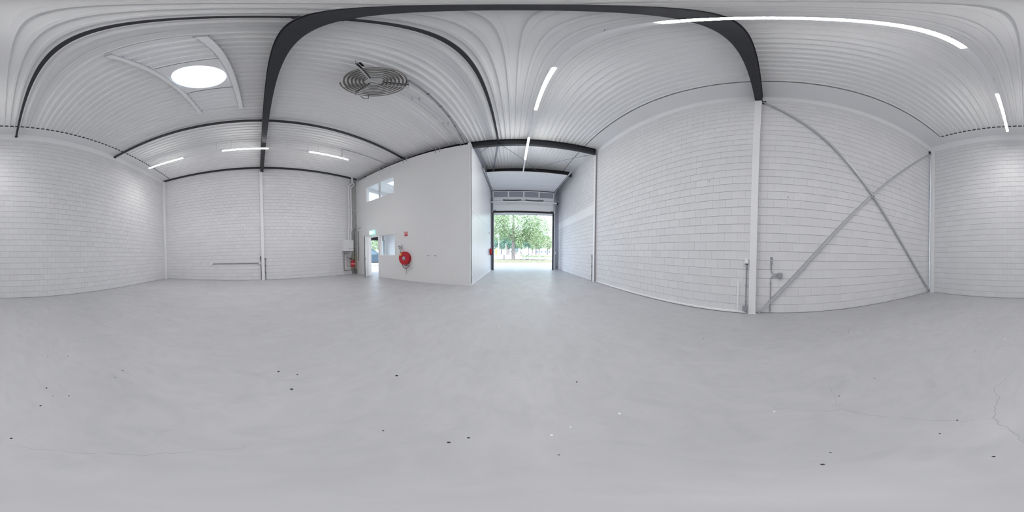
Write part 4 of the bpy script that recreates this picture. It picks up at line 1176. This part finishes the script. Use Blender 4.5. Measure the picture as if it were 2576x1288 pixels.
# torsion shaft and springs
part(MB().cbox(-1.52, 3.05, 10.98, 11.06, 4.74, 4.82, 0.006), 'shaft_beam', 'wsteel', od)
def springpts(xa, xb, r, turns, zc):
    N = turns * 10
    return [(xa + (xb - xa) * q / N, 11.10 + r * math.cos(2 * PI * q / 10), zc - 0.03 * math.sin(PI * q / N) + r * math.sin(2 * PI * q / 10)) for q in range(N + 1)]
for xa, xb in ((-0.72, 0.52), (0.80, 2.05)):
    part(MB().tube(springpts(xa, xb, 0.045, 46, 4.94), 0.010, 4), 'torsion_spring', 'dconduit', od)
part(MB().tube([(-1.45, 11.10, 4.93), (3.0, 11.10, 4.93)], 0.014, 8), 'shaft', 'galv', od)
part(MB().lathe([(0.10, 0), (0.11, 0.02), (0.11, 0.09), (0.07, 0.10)], 20, Matrix.Translation((2.98, 11.05, 4.80)) @ Vector((1, 0, 0)).to_track_quat('Z', 'Y').to_matrix().to_4x4()), 'cable_drum', 'black', od, smooth=True)
part(MB().cbox(3.0, 3.10, 10.95, 11.05, 4.84, 4.95, 0.02), 'drum_cover', 'chrome', od)
part(MB().lathe([(0.06, 0), (0.07, 0.03), (0.05, 0.05)], 16, Matrix.Translation((-1.50, 11.05, 4.86)) @ Vector((1, 0, 0)).to_track_quat('Z', 'Y').to_matrix().to_4x4()), 'cable_drum', 'dconduit', od)
# door jambs
part(MB().box(OX0 - 0.02, OX0 + 0.035, YW - 0.14, YW - 0.10, 0, OZ), 'jamb_lining', 'white', od)
part(MB().box(DXb + 0.08, DXb + 0.12, DY - 0.06, DY + 0.3, 0, 5.0), 'jamb_lining', 'white', od)

cbx = thing('door_control', 'white push-button control box on the grey pier beside the overhead door', 'control', loc=(3.08, 11.75, 1.05))
part(MB().cbox(3.04, 3.17, 11.68, 11.78, 1.04, 1.40, 0.006), 'housing', 'dconduit', cbx)
for z0, z1 in ((1.08, 1.20), (1.225, 1.355)):
    part(MB().cbox(3.045, 3.15, 11.67, 11.682, z0, z1, 0.004), 'button_panel', 'white', cbx)
dcd = thing('cable_conduit', 'grey conduit standing on the pier beside the overhead door', 'conduit', loc=(3.2, 11.74, 0))
part(MB().tube([(3.22, 11.74, 0.06), (3.22, 11.74, 0.85)], 0.02, 8), 'pipe', 'conduit', dcd)
part(MB().lathe([(0.04, 0), (0.04, 0.06)], 12, Matrix.Translation((3.20, 11.68, 0.2)) @ Vector((0, 1, 0)).to_track_quat('Z', 'Y').to_matrix().to_4x4()), 'end_fitting', 'dconduit', dcd)
part(MB().cbox(3.19, 3.26, 11.70, 11.77, 0.78, 0.86, 0.004), 'top_box', 'conduit', dcd)
pp = thing('cable_conduit', 'thin dark conduit beside the white column at the passage mouth', 'conduit', loc=(XR3, 6.32, 0))
part(MB().tube([(XR3 - 0.02, 6.31, 0.02), (XR3 - 0.02, 6.31, 1.2)], 0.017, 8), 'pipe', 'conduit', pp)
for z in (0.25, 0.65, 1.05):
    part(MB().cbox(XR3 - 0.045, XR3, 6.285, 6.335, z, z + 0.03, 0.003), 'pipe_clip', 'dconduit', pp)

fe = thing('fire_extinguisher', 'red fire extinguisher on the passage wall beside the overhead door', 'extinguisher', loc=(XP + 0.1, 10.35, 1.05))
F4 = Matrix.Translation((XP + 0.10, 10.35, 1.06))
part(MB().lathe([(0.07, 0), (0.08, 0.01), (0.08, 0.05)], 18, F4), 'foot', 'black', fe)
part(MB().lathe([(0.08, 0.05), (0.082, 0.07), (0.082, 0.36), (0.06, 0.42), (0.025, 0.44)], 18, F4), 'cylinder', 'red', fe, smooth=True)
part(MB().cbox(XP + 0.06, XP + 0.14, 10.30, 10.40, 1.49, 1.54, 0.008), 'valve_head', 'box', fe)
part(MB().tube([(XP + 0.13, 10.33, 1.5), (XP + 0.20, 10.30, 1.42), (XP + 0.19, 10.29, 1.15)], 0.012, 7), 'hose', 'black', fe, smooth=True)
part(MB().cbox(XP, XP + 0.03, 10.32, 10.38, 1.2, 1.45, 0.003), 'bracket', 'galv', fe)
ps = thing('wall_socket', 'small white socket on the passage wall above the extinguisher', 'socket', loc=(XP, 10.3, 2.45))
part(MB().cbox(XP, XP + 0.05, 10.25, 10.36, 2.42, 2.54, 0.005), 'box', 'white', ps)
part(MB().cbox(XP + 0.05, XP + 0.055, 10.27, 10.34, 2.44, 2.52, 0.003), 'flap', 'box', ps)

# roof bracing rods in the front bay
def rod(p, q, label):
    t = thing('bracing_rod', label, 'rod', 'thin roof bracing rods', loc=p)
    part(MB().tube([p, q], 0.012, 6), 'rod', 'conduit', t)
    d = (Vector(q) - Vector(p)); a = Vector(p) + d * 0.06; b = Vector(p) + d * 0.09
    part(MB().tube([a, b], 0.022, 8), 'turnbuckle', 'conduit', t)
rod((-0.47, 6.3, 6.13), (1.30, 8.88, 6.13), 'thin roof bracing rod running from the front beam to the right')
rod((3.22, 6.48, 6.21), (1.03, 8.88, 6.21), 'thin roof bracing rod running from the right column to the left')
rod((-1.0, 6.45, 6.16), (-1.50, 6.95, 6.14), 'short bracing rod above the smooth passage wall')

# ------------------------------------------------------------------ outside
structure(MB().box(-60, 60, YW, 19.2, -0.16, -0.015), 'pavement_front', 'pave')
structure(MB().box(-60, XL - 0.15, -30, YW, -0.16, -0.015), 'pavement_side', 'pave')
structure(MB().box(-60, 60, 19.2, 29.0, -0.14, 0.0), 'grass_verge', 'verge')
structure(MB().box(-90, 90, 29.0, 62.0, -0.16, -0.01), 'road', 'road')
structure(MB().box(2.5, 90, 42.0, 62.0, -0.02, 0.02), 'lawn', 'lawn')
structure(MB().box(-120, 120, 62.0, 140.0, -0.14, 0.0), 'field', 'road')
def leaves(mb, c, rad, n, size, shell=0.55):
    for _ in range(n):
        while True:
            p = Vector((random.uniform(-1, 1), random.uniform(-1, 1), random.uniform(-1, 1)))
            if shell * random.random() < p.length < 1: break
        p = Vector((c[0] + p.x * rad[0], c[1] + p.y * rad[1], c[2] + p.z * rad[2]))
        a = Vector((random.gauss(0, 1), random.gauss(0, 1), random.gauss(0, 1))).normalized()
        b = a.orthogonal().normalized(); c2 = a.cross(b)
        s = size * random.uniform(0.6, 1.3)
        mb.add([p - b * s, p - c2 * s * 0.5, p + b * s, p + c2 * s * 0.5], [[0, 1, 2, 3]])
def tree(x, y, h, tr_r, crowns, label, leafm, size, n, group=None, fork=None, base=0.0):
    t = thing('tree', label, 'tree', group, loc=(x, y, base))
    m = MB().tube([(x, y, base - 0.05), (x + 0.02, y, h * 0.3), (x - 0.05, y, h * 0.6), (x + 0.05, y, h)], [tr_r * 1.25, tr_r, tr_r * 0.85, tr_r * 0.35], 9)
    part(m, 'trunk', 'bark', t, smooth=True)
    for f in (fork or []):
        part(MB().tube(f[0], f[1], 7), 'branch', 'bark', t, smooth=True)
    for lm in leafm:
        m = MB()
        for c, r in crowns:
            leaves(m, (x + c[0], y + c[1], c[2]), r, int(n * r[0] * r[2] / 6), size)
        o = part(m, 'foliage', lm, t, fix=False); o['kind'] = 'stuff'
tree(-0.02, 26.97, 8.0, 0.27, [((0.4, 0, 6.4), (4.2, 3, 3.4)), ((-2.5, 0, 5.8), (2.0, 2, 2.9)), ((3.9, 0, 4.9), (2.7, 2, 2.5)), ((1.4, 0, 3.9), (1.8, 1.5, 1.2))],
     'tall tree with forked pale trunk on the verge facing the shutter door', ['leafa', 'leafc'], 0.135, 1500,
     fork=[([(-0.02, 26.97, 3.0), (-0.45, 26.97, 3.9), (-1.1, 26.9, 4.8), (-2.0, 26.9, 6.0)], [0.13, 0.11, 0.08, 0.03]),
           ([(0, 26.97, 4.2), (0.5, 26.97, 5.2), (1.4, 27, 6.5)], [0.11, 0.09, 0.03]), ([(0, 26.97, 3.4), (1.0, 26.97, 4.0), (2.6, 27, 4.8)], [0.08, 0.06, 0.02])])
bt = [(-6.3, 84, 'b', 'dark green'), (-4.9, 104, 'a', 'light green'), (-2.6, 68, 'b', 'bushy'), (-2.5, 90, 'b', 'slim'), (1.6, 100, 'b', 'dense'), (4.4, 90, 'a', 'broad'),
      (7.0, 76, 'b', 'dark blue-green'), (12.4, 106, 'a', 'tall'), (9.2, 66, 'c', 'yellow-green'), (14.6, 92, 'a', 'leaning'), (-11.8, 96, 'b', 'heavy'), (17.0, 80, 'c', 'pale')]
where = ['first from the left jamb of the shutter door', 'second from the left jamb', 'third from the left jamb', 'fourth from the left jamb', 'just right of the forked tree', 'second right of the forked tree',
         'third right of the forked tree', 'fourth right of the forked tree', 'fifth right of the forked tree', 'sixth right of the forked tree', 'half hidden behind the left jamb', 'beside the right jamb']
for k, (x, y, c, adj) in enumerate(bt):
    h = random.uniform(9, 12)
    tree(x, y, h, 0.28, [((0, 0, h * 0.62), (3.4, 3.0, h * 0.36))], adj + ' far tree across the road, ' + where[k], {'a': ['leafa'], 'b': ['leafb'], 'c': ['leafc']}[c], 0.36, 720, 'far trees across the road')
# side trees seen through the small door
tree(-30, 25, 5.5, 0.25, [((0, 0, 3.9), (3.4, 3.2, 2.4))], 'light leafy tree behind the blue-grey car', ['leafa', 'leafc'], 0.14, 2000)
# poles
def pole(x, y, h, r, label, head=True):
    t = thing('street_pole', label, 'pole', loc=(x, y, 0))
    part(MB().tube([(x, y, -0.05), (x, y, h)], [r, r * 0.6], 9), 'post', 'pole', t, smooth=True)
    if head:
        part(MB().cbox(x - 0.12, x + 0.12, y - 0.5, y + 0.05, h, h + 0.08, 0.02), 'lamp_head', 'pole', t)
pole(-2.77, 30.78, 5.9, 0.11, 'tall white lamp pole on the verge left of the forked tree')
pole(-2.85, 62.5, 4.7, 0.16, 'white flag pole across the road, between lamp pole and forked tree', False)
pole(5.9, 66, 3.4, 0.16, 'short white pole across the road, right of the bikes', False)
ys2 = thing('advert_column', 'yellow advertising column across the road beside the left door jamb', 'sign', loc=(-6.2, 60, 0))
part(MB().cbox(-6.75, -5.95, 59.8, 60.2, 0.3, 2.5, 0.05), 'panel', 'ysign', ys2)
part(MB().cbox(-6.6, -6.1, 59.9, 60.1, -0.02, 0.3, 0.02), 'foot', 'conduit', ys2)
for x, lab in ((-1.78, 'dark bollard on the verge left of the forked tree trunk'), (-1.52, 'second dark bollard on the verge, closer to the forked tree')):
    t = thing('bollard', lab, 'bollard', loc=(x, 29.0, 0))
    part(MB().tube([(x, 28.6, -0.02), (x, 28.6, 0.75)], 0.07, 9), 'post', 'conduit', t)
    part(MB().lathe([(0.075, 0), (0.06, 0.05), (0.01, 0.07)], 9, Matrix.Translation((x, 28.6, 0.75))), 'cap', 'dconduit', t)
sg = thing('street_sign', 'small blue and white sign on a post right behind the forked tree', 'sign', loc=(0.62, 30.2, 0))
part(MB().tube([(0.62, 30.2, 0), (0.62, 30.2, 1.75)], 0.04, 8), 'post', 'pole', sg)
part(MB().cbox(0.30, 0.92, 30.12, 30.16, 1.25, 1.9, 0.02), 'board', 'bluef', sg)
bd = thing('street_sign', 'white notice board on two dark legs across the road', 'sign', loc=(4.2, 62.6, 0))
part(MB().cbox(3.0, 5.2, 62.55, 62.65, 1.3, 2.3, 0.03), 'board', 'signw', bd)
for x in (3.3, 4.9): part(MB().box(x - 0.08, x + 0.08, 62.5, 62.7, 0, 1.3), 'leg', 'conduit', bd)
for x, w_, h, lab in ((-12, 9, 5.5, 'pale low building behind the left far trees'), (4, 14, 4.2, 'pale low building behind the middle far trees'), (22, 12, 5, 'pale low building behind the right far trees')):
    t = thing('building', lab, 'building', loc=(x, 120, 0))
    part(MB().box(x - w_ / 2, x + w_ / 2, 118, 126, 0, h), 'wall', 'house', t)
    part(MB().box(x - w_ / 2 - 0.3, x + w_ / 2 + 0.3, 117.7, 126.3, h, h + 0.4), 'roof', 'bluef', t)
    for k in range(4):
        xc = x - w_ / 2 + w_ * (k + 0.5) / 4
        part(MB().box(xc - 0.6, xc + 0.6, 117.93, 118.02, 1.0, 2.6), 'window', 'carg', t)
def bike(x, y, ang, label):
    t = thing('bicycle', label, 'bicycle', 'parked bicycles', loc=(x, y, 0))
    c, s = math.cos(ang), math.sin(ang)
    def W(u, z, v=0): return (x + u * c - v * s, y + u * s + v * c, z)
    for u in (-0.52, 0.52):
        part(MB().tube([W(u + 0.33 * math.cos(2 * PI * k / 16), 0.34 + 0.33 * math.sin(2 * PI * k / 16)) for k in range(16)], 0.022, 5, closed=True), 'wheel', 'dark', t)
    fr_ = MB()
    for a, b in (((-0.52, 0.34), (-0.05, 0.32)), ((-0.52, 0.34), (-0.15, 0.80)), ((-0.05, 0.32), (-0.17, 0.85)), ((-0.15, 0.80), (0.36, 0.82)), ((-0.05, 0.32), (0.38, 0.74)), ((0.34, 0.98), (0.52, 0.34))):
        fr_.tube([W(*a), W(*b)], 0.022, 5)
    part(fr_, 'frame', 'conduit', t)
    part(MB().bar(W(-0.28, 0.93), W(-0.05, 0.93), 0.12, 0.05), 'saddle', 'black', t)
    part(MB().tube([W(0.30, 1.02, -0.28), W(0.34, 1.0, 0), W(0.30, 1.02, 0.28)], 0.015, 5), 'handlebar', 'conduit', t)
bike(1.9, 27.3, 0.15, 'left of the parked bicycles on the verge outside the shutter door')
bike(2.7, 26.9, 0.5, 'middle of the parked bicycles on the verge, angled away')
bike(4.05, 25.2, -0.1, 'lone parked bicycle on the verge near the right door jamb')

def car(cx, cy, ang, label, matn, sc=1.06):
    t = thing('car', label, 'car', loc=(cx, cy, 0))
    c, s = math.cos(ang), math.sin(ang)
    def W(u, v, z): return (cx + (u * c - v * s) * sc, cy + (u * s + v * c) * sc, z * sc)
    body = [(-2.2, 0.35), (-2.25, 0.75), (-2.15, 1.0), (0.85, 1.02), (1.9, 0.90), (2.2, 0.72), (2.22, 0.35)]
    m = MB(); L = [W(u, -0.9, z) for u, z in body]; Rr = [W(u, 0.9, z) for u, z in body]; m.hull(L, Rr); part(m, 'body', matn, t)
    cab = [(-2.05, 1.0), (-1.75, 1.52), (-1.2, 1.62), (0.0, 1.60), (0.95, 1.02)]
    m = MB(); m.hull([W(u, -0.84 + (z - 1) * 0.25, z) for u, z in cab], [W(u, 0.84 - (z - 1) * 0.25, z) for u, z in cab]); part(m, 'cabin', matn, t)
    for sg_ in (-1, 1):
        for a in ([(-1.75, 1.06), (-1.58, 1.46), (-0.75, 1.52), (-0.72, 1.06)], [(-0.64, 1.06), (-0.67, 1.52), (-0.05, 1.50), (0.70, 1.06)]):
            m = MB(); m.hull([W(u, sg_ * (0.85 - (z - 1) * 0.25), z) for u, z in a], [W(u, sg_ * (0.80 - (z - 1) * 0.25), z) for u, z in a]); part(m, 'side_window', 'carg', t)
        for u in (-1.38, 1.38):
            mm = Matrix.Translation(W(u, sg_ * 0.72, 0.34)) @ (Vector(W(0, sg_, 0)) - Vector(W(0, 0, 0))).to_track_quat('Z', 'Y').to_matrix().to_4x4()
            part(MB().lathe([(0.33, 0.0), (0.34, 0.03), (0.34, 0.18), (0.30, 0.2), (0.21, 0.195), (0.05, 0.17)], 20, mm), 'wheel', 'dark', t, smooth=True)
        part(MB().hull([W(0.55, sg_ * 0.92, 1.04), W(0.68, sg_ * 0.92, 1.04), W(0.68, sg_ * 0.92, 1.17), W(0.55, sg_ * 0.92, 1.17)],
                       [W(0.55, sg_ * 1.08, 1.05), W(0.64, sg_ * 1.08, 1.05), W(0.64, sg_ * 1.08, 1.16), W(0.55, sg_ * 1.08, 1.16)]), 'mirror', matn, t)
        part(MB().hull([W(-2.2, sg_ * 0.9, 0.33), W(2.2, sg_ * 0.9, 0.33), W(2.2, sg_ * 0.9, 0.42), W(-2.2, sg_ * 0.9, 0.42)],
                       [W(-2.2, sg_ * 0.93, 0.33), W(2.2, sg_ * 0.93, 0.33), W(2.2, sg_ * 0.93, 0.42), W(-2.2, sg_ * 0.93, 0.42)]), 'sill', 'dark', t)
car(-12.12, 10.17, 0.86, 'blue-grey car parked outside, seen through the open partition door', 'car')
kb = thing('kerb_block', 'low white concrete kerb block between the entrance and the parked car', 'kerb', loc=(-10.0, 8.7, 0))
def W2(u, v): return (-9.9 + u * 0.656 - v * 0.755, 8.6 + u * 0.755 + v * 0.656)
m = MB(); m.hull([(*W2(-1.2, -0.2), -0.02), (*W2(1.2, -0.2), -0.02), (*W2(1.2, 0.2), -0.02), (*W2(-1.2, 0.2), -0.02)], [(*W2(-1.2, -0.15), 0.22), (*W2(1.2, -0.15), 0.22), (*W2(1.2, 0.15), 0.22), (*W2(-1.2, 0.15), 0.22)])
part(m, 'block', 'pole', kb)

for w_, x_, pts in (('wall_right_rear', XR, ((-3.55, 3.546), (-2.935, 3.004), (-4.112, 3.016), (-4.89, 3.017), (-0.374, 2.589))), ('wall_right_middle', XR2, ((1.345, 3.036), (4.524, 3.017)))):
    for y, z in pts:
        part(MB().lathe([(0.014, 0.0), (0.012, 0.004)], 8, Matrix.Translation((x_, y, z)) @ Vector((-1, 0, 0)).to_track_quat('Z', 'Y').to_matrix().to_4x4()), 'wall_plug', 'conduit', bpy.data.objects[w_])

for nm, lab in dict(floor='smooth pale grey concrete floor with hairline cracks and small dark pits', wall_back='white painted block wall at the back of the hall, opposite the shutter door',
        wall_left_rear='white block wall on the left between back corner and steel column', wall_left_front='white block wall on the left between steel column and boiler corner',
        wall_right_rear='white block wall on the right behind the crossed braces', wall_right_middle='white block wall on the right between the two white columns',
        wall_right_front='white block wall along the passage, with a smooth lighter band', wall_partition='smooth white partition with open door and two office windows',
        wall_passage='smooth white panelled wall on the left side of the passage', wall_front='grey front wall around the shutter door opening', ceiling='white ribbed steel deck ceiling with flat edge strips').items():
    bpy.data.objects[nm]['label'] = lab
